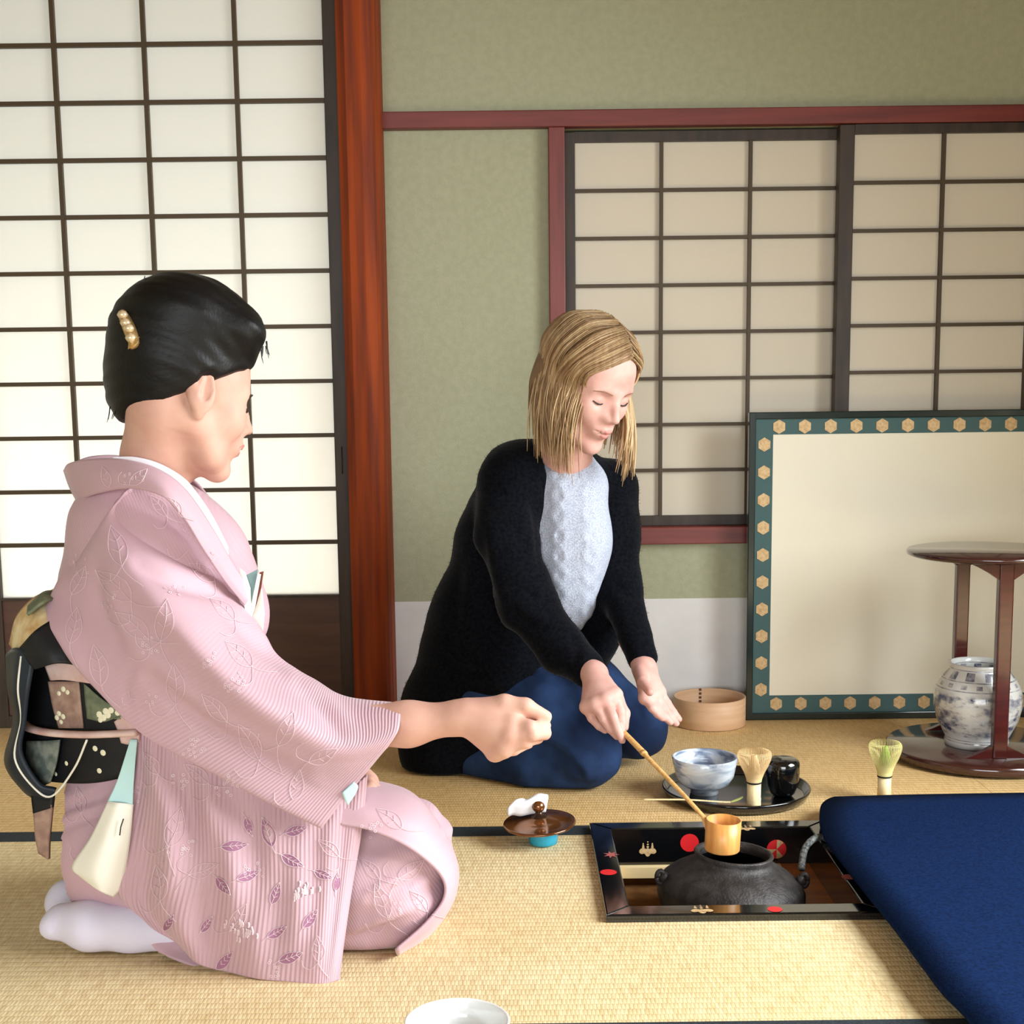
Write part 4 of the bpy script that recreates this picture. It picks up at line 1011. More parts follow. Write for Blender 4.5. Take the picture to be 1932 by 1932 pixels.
# cut the face, the ears and the nape free
s.ell((.105, 0, -.055), (.082, .1, .098), .006, 'sub')
s.ell((.078, 0, -.105), (.09, .12, .075), .006, 'sub')
for sy in (-1, 1): s.ell((-.004, sy * .088, -.012), (.022, .026, .041), .006, 'sub')
s.half(HS(262, 787), Rk.T @ V3((.42, 0, -1)), .006)
s.noise(lambda X, Y, Z: +.0006 * np.sin(240 * (Z + .35 * X) + 2.5 * np.sin(40 * X)) + .0005 * np.sin(330 * Z + 60 * Y + 90 * X))
Vr, Fr_ = s.mesh(); Vr = relax(Vr, Fr_, 1, .3)
hair = mk('hair', xf(Vr * FIG, Rk, horg), Fr_, 'hair_black', kw, True)
rnd = random.Random(4)
mb = MB()
for i in range(60):     # loose wisps at the nape, the crown and the brow
    if i < 40: a, b_ = (rnd.uniform(198, 232), rnd.uniform(600, 780)), (-rnd.uniform(2, 9), rnd.uniform(10, 30))
    elif i < 50: a, b_ = (rnd.uniform(262, 285), rnd.uniform(528, 538)), (rnd.uniform(-6, 6), -rnd.uniform(3, 10))
    else: a, b_ = (rnd.uniform(484, 496), rnd.uniform(640, 660)), (rnd.uniform(-2, 6), rnd.uniform(14, 30))
    yy = YH_ + rnd.uniform(-.04, .04)
    a = (a[0] + 8, a[1])
    v, f = tube_vf([P(*a, yy), P(a[0] + b_[0] * .4, a[1] + b_[1] * .6, yy), P(a[0] + b_[0], a[1] + b_[1], yy)], [.0008, .0007, .0003], 4); mb.add(v, f)
o = mb.build('loose_hair', 'hair_black', hair); o['kind'] = 'stuff'
# hair clip
hb = bvh_of([hair])
def onhair(px, py, off=.004):
    l, n = cast(hb, px, py); return (l + n * off) if l else P(px, py, YH_ - .07)
tube('hair_clip', [onhair(236, 588), onhair(240, 600), onhair(248, 622), onhair(256, 645), onhair(250, 658)], [.004, .008, .0095, .0085, .004], 'gold_clip', hair, n=8, sub=18, flat=.6)
for (a, b_) in ((240, 598), (245, 610), (250, 624), (254, 637)):
    c = onhair(a, b_, .008); v, f = lathe_vf([(0, -.0065), (.005, -.0045), (.0075, 0), (.005, .0045), (0, .0065)], c, 12); mk('pearl_bead', v, f, 'pearl', bpy.data.objects['hair_clip'], True)
lp = [onhair(254, 640, .007), onhair(268, 636, .006), onhair(263, 648, .006), onhair(248, 660, .006)]
v, f = grid_vf(np.array([[lp[0], lp[1]], [lp[3], lp[2]]], float), .002); mk('clip_leaf', v, f, 'gold_clip', bpy.data.objects['hair_clip'])

# --- kimono: torso, hips and lap as one draped volume
s = SDF(*bounds([P(60, 860, 1.84), P(880, 1640, 1.8), P(880, 1640, 2.3), (0, 1.84, 0.0)], .03), .0075)
cap = lambda a, b, ra, rb, k=.04, **kw_: s.cap(P(*a), P(*b), ra, rb, k, **kw_)
cap((300, 1020, 2.02), (290, 1110, 2.04), .095, .12, .0)
cap((290, 1110, 2.04), (285, 1260, 2.06), .12, .105, .05)
cap((285, 1260, 2.06), (265, 1500, 2.06), .105, .11, .05)
cap((222, 1000, 2.02), (205, 1120, 2.04), .058, .06, .04)          # shoulder blades
cap((390, 1060, 2.04), (420, 1160, 2.05), .06, .07, .06)         # bust
cap((250, 965, 2.0), (205, 985, 2.025), .05, .05, .04)        # near shoulder
cap((320, 985, 2.10), (420, 1180, 2.13), .055, .06, .05)         # far shoulder
s.ell(P(205, 1590, 2.045), (.083, .12, .105), .04)                # hips on the heels
cap((330, 1615, 2.0), (735, 1637, 1.975), .105, .093, .05)       # near thigh
cap((320, 1600, 2.14), (750, 1612, 2.11), .1, .092, .05); cap((190, 1470, 2.05), (195, 1540, 2.045), .075, .08, .04)        # far thigh
cap((380, 1715, 1.97), (735, 1715, 1.965), .062, .062, .05)      # near calf
cap((380, 1690, 2.12), (740, 1690, 2.1), .06, .06, .05)
# folds running out of the lap towards the knee
def folds(X, Y, Z):
    w = np.clip((X - P(560, 1650, 1.95).x) / .12, 0, 1)
    return .004 * w * np.sin(70 * (Z * .8 + X * .35) + 6 * Y) + .0025 * w * np.sin(150 * (Z - .25 * X) + 2)
s.noise(folds)
s.half((0, 0, 0.003), (0, 0, -1), .004)
Vk, Fk = s.mesh(); Vk = relax(Vk, Fk, 2, .5)
Vk = creases(Vk, vnormals(Vk, Fk), [([(250, 945), (330, 985), (395, 1065), (438, 1135)], .008, 11), ([(365, 985), (420, 1060), (450, 1130)], .006, 9), ([(700, 1700), (760, 1672), (810, 1640)], .007, 9), ([(660, 1772), (720, 1752), (780, 1728)], .007, 8), ([(110, 1530), (170, 1510), (215, 1488)], .006, 9), ([(105, 1570), (160, 1545), (210, 1530)], .004, 8), ([(270, 1735), (300, 1760)], .004, 8)])
kim = mk('kimono', Vk, Fk, 'kimono_pink', kw, True, uv=np.stack([Vk[:, 0] * 1.6 + Vk[:, 2] * .8, Vk[:, 2]], 1))
kim.data.materials.clear(); kim.data.materials.append(MATS['kimono_ribbed_soft'])

# --- right sleeve: closed loft along the arm
T = [(330, 950, 2.03), (320, 985, 2.005), (385, 1060, 1.985), (455, 1150, 1.965), (508, 1232, 1.945), (590, 1284, 1.93), (655, 1314, 1.92), (767, 1327, 1.905)]
Rg = [(238, 925, 1.945), (205, 985, 1.925), (262, 1090, 1.868), (345, 1195, 1.835), (450, 1298, 1.822), (560, 1365, 1.82), (655, 1405, 1.826), (748, 1385, 1.838)]
Bt = [(150, 1010, 2.0), (85, 1150, 1.945), (112, 1205, 1.915), (172, 1292, 1.888), (268, 1390, 1.862), (402, 1462, 1.838), (512, 1517, 1.828), (607, 1563, 1.828)]
rings = []
for t_, r_, b_ in zip(T, Rg, Bt):
    t_, r_, b_ = V3(P(*t_)), V3(P(*r_)), V3(P(*b_)); dY = np.array([0, 1, 0])
    rings.append([t_, (t_ * .5 + r_ * .5) + np.array([0, -.006, .012]), r_, r_ * .7 + b_ * .3 + np.array([0, .004, -.002]), r_ * .33 + b_ * .67 + np.array([0, .008, 0]), b_,
                  b_ + dY * .03 + np.array([.012, 0, .012]), r_ * .4 + b_ * .6 + dY * .06, t_ * .5 + r_ * .5 + dY * .06 - np.array([0, 0, .03]), t_ + dY * .045 - np.array([0, 0, .02])])
# closed smooth rings
def closed_ring(pts, n):
    p = np.array(pts); p = np.vstack([p, p[:3]]); k = len(pts)
    q = np.vstack([pts[-1], p]); t = np.linspace(0, k, n, endpoint=False); i = t.astype(int); u = (t - i)[:, None]
    a, b, c, d = q[i], q[i + 1], q[i + 2], q[i + 3]
    return 0.5 * (2 * b + (c - a) * u + (2 * a - 5 * b + 4 * c - d) * u ** 2 + (3 * b - a - 3 * c + d) * u ** 3)
NU, NV = 100, 90
rg = np.array([closed_ring(r, NU) for r in rings]); G = np.stack([crom(rg[:, i], NV) for i in range(NU)], axis=1)
# creases of the gathered cloth across the arm
uu = np.linspace(0, 1, NU)[None, :]; vv = np.linspace(0, 1, NV)[:, None]
nx = np.cross(np.roll(G, -1, 1) - np.roll(G, 1, 1), np.gradient(G, axis=0)); nx /= np.linalg.norm(nx, axis=2)[..., None] + 1e-9
cr_ = .0035 * np.sin(2 * math.pi * (3.2 * uu + 2.1 * vv)) * np.exp(-((vv - .3) / .22) ** 2) + .003 * np.sin(2 * math.pi * (5 * uu - 1.3 * vv)) * np.clip(vv * 2, 0, 1) * np.clip((1 - vv) * 4, 0, 1)
G = G + nx * (cr_ * np.clip((uu - .02) * 8, 0, 1))[..., None]
sn = -1.0 if nx[45, 40, 1] > 0 else 1.0
G = creases(G.reshape(-1, 3), (nx * sn).reshape(-1, 3), [([(258, 1068), (330, 1100), (425, 1128)], .010, 11), ([(262, 1240), (243, 1290), (250, 1345)], .0025, 4), ([(262, 1262), (340, 1330), (430, 1395), (560, 1462)], .0075, 17), ([(420, 1150), (470, 1205), (530, 1262)], .006, 10), ([(180, 1060), (190, 1150), (240, 1250)], .006, 16), ([(560, 1300), (600, 1330), (640, 1380)], .005, 12)]).reshape(G.shape)
vg, fg = grid_vf(G, 0.003, closed_u=True)
length = np.linspace(0, 0.66, NV)[:, None] * np.ones((1, NU)); girth = np.ones((NV, 1)) * np.linspace(0, .6, NU)[None, :]
uvs = np.stack([length.ravel(), girth.ravel()], 1); uvs = np.vstack([uvs, uvs])
sleeve = mk('sleeve', vg, fg, 'kimono_sleeve', kim, True, uv=uvs)
# --- hanging bag of the sleeve
top = [(258, 1372, 1.895), (330, 1412, 1.885), (420, 1462, 1.875), (520, 1512, 1.87), (612, 1520, 1.872), (694, 1462, 1.89)]
m1 = [(250, 1470, 1.885), (330, 1520, 1.868), (420, 1552, 1.856), (520, 1585, 1.852), (612, 1590, 1.856), (684, 1560, 1.878)]
m2 = [(228, 1590, 1.893), (322, 1635, 1.856), (420, 1665, 1.842), (520, 1690, 1.836), (610, 1695, 1.84), (664, 1680, 1.862)]
m3 = [(205, 1676, 1.90), (305, 1728, 1.862), (410, 1762, 1.846), (512, 1782, 1.826), (605, 1788, 1.822), (650, 1775, 1.84)]
bt = [(262, 1724, 1.895), (330, 1783, 1.872), (402, 1829, 1.853), (505, 1848, 1.826), (600, 1857, 1.813), (641, 1849, 1.822)]
m3 = [(225, 1682, 1.898)] + m3[1:]
G2 = patch_grid([[P(*p) for p in r] for r in (top, m1, m2, m3, bt)], 120, 110)
uu = np.linspace(0, 1, 120)[None, :]; vv = np.linspace(0, 1, 110)[:, None]
fan_ = uu * (1.0 - .15 * vv)
amp = .0135 * np.clip(1.3 - 1.55 * uu, .0, 1) * np.clip(vv * 3.5 + .1, 0, 1) * (1 - .5 * vv)
disp = amp * np.sin(2 * math.pi * (4.3 * (uu * (1 - .1 * vv) - .2 * vv) + .35)) + .002 * np.sin(2 * math.pi * 8 * uu + 3 * vv) * np.clip((1 - vv) * 3, 0, 1)
G2[..., 1] += disp
vg, fg = grid_vf(G2, -0.004)
uvs = np.stack([(uu * .33 * np.ones((110, 1))).ravel(), (vv * .36 * np.ones((1, 120))).ravel()], 1); uvs = np.vstack([uvs, uvs])
bag = mk('sleeve_pouch', vg, fg, 'kimono_ribbed', kim, True, uv=uvs)
# lining showing at the open back edge of the sleeve
def quadpatch(name, rows, m, par, th=-.0025, n=(16, 24)):
    g = patch_grid([[P(*p) for p in r] for r in rows], *n); v, f = grid_vf(g, th); return mk(name, v, f, m, par, True)
quadpatch('sleeve_lining', [[(246, 1395, 1.885), (258, 1396, 1.882)], [(222, 1470, 1.882), (252, 1475, 1.882)], [(203, 1512, 1.88), (250, 1518, 1.88)]], 'lining_teal', kim)
quadpatch('sleeve_lining', [[(203, 1512, 1.88), (225, 1515, 1.872), (252, 1518, 1.882)], [(170, 1580, 1.882), (200, 1590, 1.868), (245, 1592, 1.884)], [(135, 1634, 1.888), (180, 1652, 1.868), (232, 1668, 1.888)], [(150, 1655, 1.892), (185, 1680, 1.875), (215, 1693, 1.89)]], 'lining_white', kim)
mat('cherry', (176, 120, 120), .7)
tube('painted_stem', [P(233, 1545, 1.868), P(228, 1560, 1.868), P(226, 1576, 1.868)], .0009, 'lash', kim, n=5)
# layered front edge over the knee
quadpatch('front_panel', [[(640, 1556, 1.872), (700, 1568, 1.872), (770, 1600, 1.876), (828, 1650, 1.90), (836, 1692, 1.905), (803, 1738, 1.892), (745, 1790, 1.87)],
                          [(640, 1512, 1.888), (700, 1526, 1.888), (782, 1555, 1.90), (846, 1628, 1.93), (849, 1690, 1.93), (809, 1750, 1.912), (746, 1796, 1.885)],
                          [(640, 1470, 1.95), (702, 1486, 1.95), (786, 1518, 1.965), (854, 1616, 1.99), (855, 1690, 1.99), (812, 1757, 1.965), (748, 1799, 1.93)],
                          [(640, 1462, 2.05), (705, 1476, 2.05), (784, 1506, 2.06), (851, 1606, 2.06), (851, 1690, 2.06), (808, 1748, 2.05), (748, 1788, 2.0)]], 'kimono_pink', kim, -.004, (60, 30))
# lower hems near the feet
quadpatch('under_hem', [[(262, 1715, 1.93), (330, 1770, 1.91), (420, 1800, 1.90)], [(268, 1760, 1.915), (330, 1790, 1.90), (420, 1820, 1.885)], [(300, 1798, 1.90), (318, 1804, 1.89), (380, 1828, 1.875)]], 'kimono_pink', kim, -.004, (30, 16))
# --- collar
near_t = [(119, 888, 2.045), (130, 874, 2.0), (170, 866, 1.955), (232, 866, 1.918), (298, 884, 1.902), (350, 922, 1.905), (398, 990, 1.925), (440, 1062, 1.955), (478, 1122, 1.985)]
near_b = [(146, 950, 2.04), (152, 945, 2.0), (182, 932, 1.945), (245, 922, 1.90), (308, 938, 1.878), (348, 978, 1.885), (384, 1036, 1.905), (424, 1096, 1.94), (462, 1142, 1.968)]
far_t = [(119, 888, 2.045), (140, 872, 2.08), (176, 860, 2.10), (232, 860, 2.12), (300, 880, 2.13), (366, 904, 2.12), (420, 975, 2.09), (455, 1040, 2.06), (484, 1100, 2.02)]
far_b = [(146, 950, 2.04), (160, 940, 2.09), (200, 930, 2.12), (260, 925, 2.15), (330, 935, 2.16), (385, 960, 2.14), (430, 1010, 2.12), (462, 1060, 2.08), (486, 1110, 2.03)]
def collar(name, a, b, m, off=0.0, th=.004):
    mid = []
    for p, q in zip(a, b): c = (V3(P(*p)) + V3(P(*q))) / 2; c[1] += off; mid.append(c)
    g = patch_grid([[P(*p) for p in a], mid, [P(*p) for p in b]], 70, 14); v, f = grid_vf(g, th); return mk(name, v, f, m, kim, True)
collar('collar', near_t, near_b, 'kimono_pink', -.006, -.004); collar('collar', far_t, far_b, 'kimono_pink', .006, .004)
wt_ = [(212, 862, 1.93), (255, 862, 1.93), (300, 874, 1.925), (345, 900, 1.925), (372, 930, 1.93), (402, 975, 1.945), (430, 1030, 1.96)]
wb2 = [(212, 872, 1.924), (255, 874, 1.918), (300, 890, 1.912), (350, 926, 1.914), (376, 956, 1.922), (404, 1000, 1.935), (432, 1052, 1.958)]
collar('under_collar', wt_, wb2, 'collar_white', 0, -.003)
# --- folded papers and cloth tucked into the front
def sheet(name, pts, Y, m, par, th=.003):
    a = [V3(P(x, y, Y)) for x, y in pts]; n = len(a); v = a + [p + np.array([0, th, 0]) for p in a]
    return mk(name, v, [tuple(range(n)), tuple(range(2 * n - 1, n - 1, -1))] + [(i, n + i, n + (i + 1) % n, (i + 1) % n) for i in range(n)], m, par)
sheet('tucked_cloth', [(463, 1086), (486, 1074), (481, 1120), (470, 1160), (462, 1130)], 1.975, 'paper_teal', kim)
sheet('tucked_paper', [(452, 1072), (462, 1080), (472, 1110), (474, 1165), (462, 1150)], 1.97, 'lining_white', kim)
sheet('tucked_paper', [(486, 1082), (492, 1084), (480, 1150), (472, 1172), (470, 1160)], 1.972, 'lining_white', kim)
sheet('tucked_wallet', [(490, 1080), (497, 1078), (492, 1112), (478, 1158), (472, 1172)], 1.98, 'paper_brown', kim)
sheet('tucked_cloth', [(476, 1160), (492, 1112), (497, 1160), (494, 1195), (486, 1200)], 1.99, 'lining_white', kim, .01)
# --- obi: sash round the waist with the drum bow at the back
def loft(name, rows, m, par, nu=40, nv=24, th=-.004): return quadpatch(name, rows, m, par, th, (nu, nv))
obi = loft('obi', [[(38, 1215, 2.06), (70, 1190, 1.99), (130, 1190, 1.945), (200, 1235, 1.92), (262, 1290, 1.91)], [(26, 1330, 2.06), (60, 1330, 1.985), (130, 1330, 1.935), (200, 1340, 1.91), (262, 1350, 1.90)], [(40, 1450, 2.06), (70, 1470, 1.99), (130, 1478, 1.945), (190, 1476, 1.92), (262, 1460, 1.905)]], 'obi_black', kw)
sp_ = lambda rows, m, name='obi_stripe', th=-.003: loft(name, rows, m, obi, 16, 12, th)
sp_([[(90, 1286, 1.945), (148, 1286, 1.925)], [(98, 1330, 1.943), (152, 1330, 1.922)], [(110, 1374, 1.942), (156, 1374, 1.92)]], 'obi_brown')
sp_([[(158, 1290, 1.917), (190, 1318, 1.907), (215, 1335, 1.90)], [(160, 1320, 1.915), (196, 1340, 1.905), (232, 1352, 1.897)], [(164, 1356, 1.914), (196, 1362, 1.904), (222, 1352, 1.898)]], 'obi_green')
sp_([[(48, 1398, 1.985), (80, 1398, 1.955), (112, 1396, 1.935)], [(46, 1440, 1.985), (76, 1445, 1.955), (104, 1445, 1.94)], [(58, 1478, 1.985), (76, 1484, 1.965), (92, 1478, 1.95)]], 'obi_gray')
loft('sash_cloth', [[(78, 1238, 1.95), (120, 1240, 1.93), (165, 1262, 1.915)], [(86, 1262, 1.945), (125, 1268, 1.925), (190, 1290, 1.905)], [(94, 1284, 1.945), (130, 1284, 1.922), (210, 1296, 1.90)]], 'pink_sash', obi, 20, 10, -.005)
loft('sash_cloth', [[(215, 1362, 1.90), (240, 1345, 1.893), (262, 1350, 1.89)], [(222, 1380, 1.90), (240, 1380, 1.89), (262, 1385, 1.888)], [(228, 1402, 1.90), (244, 1405, 1.893), (262, 1400, 1.89)]], 'pink_sash', obi, 12, 12, -.006)
tube('sash_cord', [P(42, 1358, 2.02), P(52, 1372, 1.97), (P(90, 1382, 1.932)), P(150, 1386, 1.91), P(205, 1385, 1.895), P(258, 1382, 1.883)], .0082, 'pink_sash', obi, n=10, sub=30, flat=.6)
# bow
loft('bow_top', [[(100, 1118, 2.03), (70, 1130, 1.98), (38, 1165, 1.97), (25, 1215, 2.0)], [(108, 1140, 1.97), (78, 1165, 1.94), (48, 1195, 1.94), (35, 1232, 1.96)], [(112, 1180, 1.95), (88, 1195, 1.925), (60, 1215, 1.925), (42, 1240, 1.945)]], 'obi_gold', obi, 30, 16, -.006)
loft('bow_band', [[(102, 1117, 2.02), (84, 1120, 1.965), (56, 1146, 1.955)], [(108, 1132, 1.96), (86, 1138, 1.932), (54, 1162, 1.93)]], 'obi_green', obi, 20, 8, -.004)
loft('bow_knot', [[(104, 1168, 1.94), (70, 1192, 1.92), (44, 1222, 1.93)], [(140, 1218, 1.925), (96, 1228, 1.905), (56, 1246, 1.915)], [(160, 1258, 1.92), (110, 1252, 1.90), (70, 1262, 1.91)]], 'obi_black', obi, 24, 16, -.006)
loft('bow_flap', [[(62, 1236, 1.91), (50, 1300, 1.905), (42, 1360, 1.915), (36, 1420, 1.92), (70, 1480, 1.925), (104, 1492, 1.925)], [(30, 1222, 1.93), (24, 1300, 1.925), (30, 1362, 1.935), (16, 1440, 1.94), (50, 1492, 1.945), (92, 1510, 1.94)], [(12, 1232, 2.0), (14, 1300, 2.0), (24, 1362, 2.0), (8, 1438, 2.0), (40, 1490, 2.0), (70, 1512, 2.0)], [(10, 1240, 2.12), (14, 1300, 2.12), (24, 1360, 2.12), (8, 1436, 2.12), (40, 1485, 2.12), (70, 1505, 2.12)]], 'obi_navy', obi, 40, 24, -.006)
tube('bow_piping', [P(40, 1238, 1.918), P(34, 1300, 1.912), P(40, 1358, 1.92), P(28, 1430, 1.925), P(62, 1484, 1.93), P(98, 1502, 1.928), P(140, 1450, 1.915), P(164, 1396, 1.90)], .0016, 'lining_white', obi, n=6, sub=50)
loft('bow_tail', [[(58, 1500, 1.955), (100, 1500, 1.945)], [(62, 1535, 1.95), (98, 1524, 1.945)]], 'obi_black', obi, 8, 8, -.006)
loft('bow_tail', [[(62, 1530, 1.952), (98, 1518, 1.945)], [(66, 1580, 1.95), (92, 1580, 1.945)], [(72, 1610, 1.95), (90, 1622, 1.945)]], 'obi_brown', obi, 8, 12, -.006)
ob = bvh_of([obi] + [c for c in obi.children if c.type == 'MESH'])
for k_, (a, b_, r_) in enumerate(((180, 1412, .0042), (195, 1420, .0045), (188, 1454, .004), (126, 1440, .0035), (106, 1460, .0032), (120, 1300, .004), (128, 1306, .0035), (112, 1308, .0035), (112, 1346, .004), (120, 1352, .004), (108, 1354, .004), (116, 1362, .0035), (188, 1348, .0048), (196, 1354, .0048), (204, 1349, .0048), (200, 1342, .0048), (210, 1340, .0045), (190, 1358, .004), (222, 1345, .004))):
    l, n_ = cast(ob, a, b_)
    if l is None: continue
    t1 = n_.orthogonal().normalized(); t2 = n_.cross(t1)
    v = [l + n_ * .0018] + [l + n_ * .0008 + t1 * (r_ * math.cos(q)) + t2 * (r_ * math.sin(q)) for q in np.linspace(0, 2 * math.pi, 9)[:-1]]
    mk('woven_petal', v, [(0, i + 1, (i + 1) % 8 + 1) for i in range(8)], 'petal', obi)
# --- white split-toed socks
for (pts, nm) in (([(330, 1752, 1.94), (250, 1752, 1.935), (170, 1746, 1.935), (118, 1738, 1.945)], 0), ([(300, 1715, 2.06), (200, 1715, 2.06), (130, 1712, 2.06)], 1)):
    pp = [V3(P(*p)) for p in pts]; s = SDF(*bounds(pp, .06), .005)
    rr_ = [.036, .032, .034, .026][:len(pp)]
    for i, p in enumerate(pp): p[2] = max(rr_[i] * .92, p[2] if nm == 0 else p[2])
    s.chain(pp, rr_, .02); s.cap(pp[-1], pp[-1] + np.array([-.012, -.012, -.004]), .02, .018, .012)
    s.half((0, 0, .002), (0, 0, -1), .004)
    v, f = s.mesh(); mk('sock', relax(v, f, 2), f, 'tabi_white', kw, True)
quadpatch('cuff_lining', [[(646, 1496, 1.835), (668, 1476, 1.838)], [(650, 1508, 1.838), (676, 1484, 1.842)], [(656, 1520, 1.842), (670, 1500, 1.845)]], 'lining_teal', kim, -.002, (8, 8))
# ------------------------------------------------------------------ blonde woman kneeling by the wall
mat('cardigan_black', (19, 21, 26), 1.0, 0.0, sheen=0.08, noise=(160, (1, 1, 1), .5, (12, 13, 17)), bump=(420, (1, 1, 1), .4, .002))
mat('sweater_grey', (196, 202, 216), 0.9, 0.15, noise=(380, (1, 1, 1), .6, (160, 168, 188)), bump=(300, (1, 1, 1), .6, .002))
mat('denim', (40, 62, 100), 0.9, 0.15, noise=(9, (1, 1, 1), .7, (24, 38, 66)), bump=(700, (1, 1, 1), .3, .001))
mat('hair_blonde', (182, 150, 112), 0.5, 0.35, noise=(26, (5, 5, .7), .5, (154, 122, 86)))
mat('hair_blonde_light', (208, 182, 142), 0.45, 0.4, noise=(26, (5, 5, .7), .5, (184, 154, 114)))
mat('hair_blonde_dark', (148, 118, 84), 0.55, 0.3, noise=(26, (5, 5, .7), .5, (122, 94, 64)))
def ash_to_light(m, top, end):
    """the hair is ash brown at the roots and pale at the ends"""
    nt = m.node_tree; N = nt.nodes.new; L = nt.links.new; b = nt.nodes['Principled BSDF']; src = b.inputs['Base Color'].links[0].from_socket
    geo = N('ShaderNodeNewGeometry'); sp = N('ShaderNodeSeparateXYZ'); L(geo.outputs['Position'], sp.inputs[0])
    r = N('ShaderNodeMapRange'); r.inputs[1].default_value = .90; r.inputs[2].default_value = .70; L(sp.outputs['Z'], r.inputs[0])
    mx = N('ShaderNodeMix'); mx.data_type = 'RGBA'; L(r.outputs[0], mx.inputs[0]); mx.inputs[6].default_value = srgb(*top); mx.inputs[7].default_value = srgb(*end)
    m2 = N('ShaderNodeMix'); m2.data_type = 'RGBA'; m2.blend_type = 'MULTIPLY'; m2.inputs[0].default_value = 1; L(src, m2.inputs[6]); L(mx.outputs[2], m2.inputs[7]); L(m2.outputs[2], b.inputs['Base Color'])
for n_ in ('hair_blonde', 'hair_blonde_light', 'hair_blonde_dark'): ash_to_light(MATS[n_], (206, 200, 192), (255, 253, 248))
mat('seam_gold', (70, 84, 110), .8); mat('shoe_dark', (30, 32, 38), .8)
BB = P(930, 1440, 2.9); BB.z = 0
bw = empty('person', BB, 'blonde woman in a black cardigan and jeans kneeling by the wall and dipping the ladle', 'person')
YF = 2.76
Rb = frame(math.radians(-52), math.radians(29), math.radians(-4))
HSB = 1.0 * FIG
borg = V3(P(1156, 757, YF - .075)) - Rb @ (V3((.086, 0, .001)) * HSB)
nbk = Rb.T @ (V3(P(1066, 905, 2.86)) - borg) / FIG
Vh, Fh = head_mesh(.003, .0008, 0.0, HSB, neck=[((-.03, 0, -.04), .05), (tuple(V3((-.03, 0, -.04)) * .45 + nbk * .55), .047), (tuple(nbk), .06)])
Vh = xf(Vh, Rb, borg)
def Hb(p): return Rb @ (V3(p) * HSB) + borg
# right hand (near): fingers pointing down round the end of the ladle
YG = 2.53
wr = P(1122, 1272, 2.60)
mc = [P(1160, 1312, 2.53), P(1143, 1322, 2.515), P(1124, 1330, 2.515), P(1107, 1334, 2.525)]
fing = [[mc[0], P(1170, 1342, 2.512), P(1173, 1366, 2.508), P(1172, 1384, 2.502)],
        [mc[1], P(1156, 1352, 2.495), P(1166, 1378, 2.492), P(1174, 1397, 2.49)],
        [mc[2], P(1138, 1356, 2.50), P(1152, 1376, 2.50), P(1164, 1390, 2.505)],
        [mc[3], P(1116, 1355, 2.515), P(1130, 1370, 2.515), P(1142, 1379, 2.52)]]
fr = [[.0112, .0092, .0084, .0068], [.0116, .0094, .0086, .007], [.011, .009, .0082, .0068], [.010, .0082, .0075, .0062]]
th = [P(1140, 1290, 2.575), P(1164, 1318, 2.555), P(1178, 1346, 2.535), P(1178, 1372, 2.52)]
tr = [.016, .0125, .0105, .0085]
s = SDF(*bounds([wr] + mc + th + [p for q in fing for p in q] + [P(1060, 1230, 2.66)], .035), .0028)
s.chain([V3(P(1040, 1215, 2.70)), V3(P(1095, 1252, 2.64)), V3(wr)], [.03, .026, .024], .015)
for m_, r_ in zip(mc, (.0155, .015, .0142, .013)): s.cap(wr, m_, .019, r_, .012)
for i in range(3): s.cap(mc[i], mc[i + 1], .0145, .0135, .006)
for f_, r_ in zip(fing, fr): s.chain([V3(p) for p in f_], r_, .0028)
s.chain([V3(p) for p in th], tr, .006)
Vr1, Fr1 = s.mesh(); Vr1 = relax(Vr1, Fr1, 2, .4)
# left hand (far): open, fingers together pointing down and to the right
wl_ = P(1216, 1262, 2.72)
mc2 = [P(1243, 1306, 2.69), P(1235, 1312, 2.675), P(1226, 1316, 2.665), P(1217, 1317, 2.66)]
fing2 = [[mc2[0], P(1259, 1328, 2.68), P(1270, 1344, 2.675), P(1281, 1357, 2.67)],
         [mc2[1], P(1252, 1336, 2.665), P(1265, 1352, 2.66), P(1276, 1365, 2.655)],
         [mc2[2], P(1241, 1338, 2.65), P(1254, 1352, 2.645), P(1265, 1363, 2.645)],
         [mc2[3], P(1230, 1336, 2.642), P(1241, 1348, 2.64), P(1250, 1356, 2.64)]]
fr2 = [[.0112, .0092, .0084, .007], [.0114, .0094, .0086, .007], [.011, .009, .0082, .0068], [.010, .0082, .0075, .0062]]
th2 = [P(1208, 1268, 2.70), P(1212, 1286, 2.65), P(1226, 1306, 2.605)]
s = SDF(*bounds([wl_] + mc2 + th2 + [p for q in fing2 for p in q] + [P(1190, 1215, 2.78)], .035), .0028)
s.chain([V3(P(1190, 1205, 2.79)), V3(wl_)], [.027, .023], .015)
for m_, r_ in zip(mc2, (.0145, .014, .0135, .0125)): s.cap(wl_, m_, .0185, r_, .012)
for i in range(3): s.cap(mc2[i], mc2[i + 1], .0138, .0128, .006)
for f_, r_ in zip(fing2, fr2): s.chain([V3(p) for p in f_], r_, .0026)
s.chain([V3(p) for p in th2], [.0145, .0112, .0082], .003)
Vr2, Fr2 = s.mesh(); Vr2 = relax(Vr2, Fr2, 2, .4)
s = SDF(*bounds([P(900, 880, 2.7), P(1200, 1400, 3.1)], .08), .014)
s.cap(P(1063, 905, 2.87), P(1000, 1100, 2.95), .07, .09, .05); s.cap(P(1000, 1100, 2.95), P(900, 1330, 3.0), .09, .10, .05)
Vt, Ft = s.mesh()
v, f = join((Vh, Fh), (Vr1, Fr1), (Vr2, Fr2), (Vt, Ft))
body = mk('body', v, f, 'skin_rosy', bw, True, org=BB)
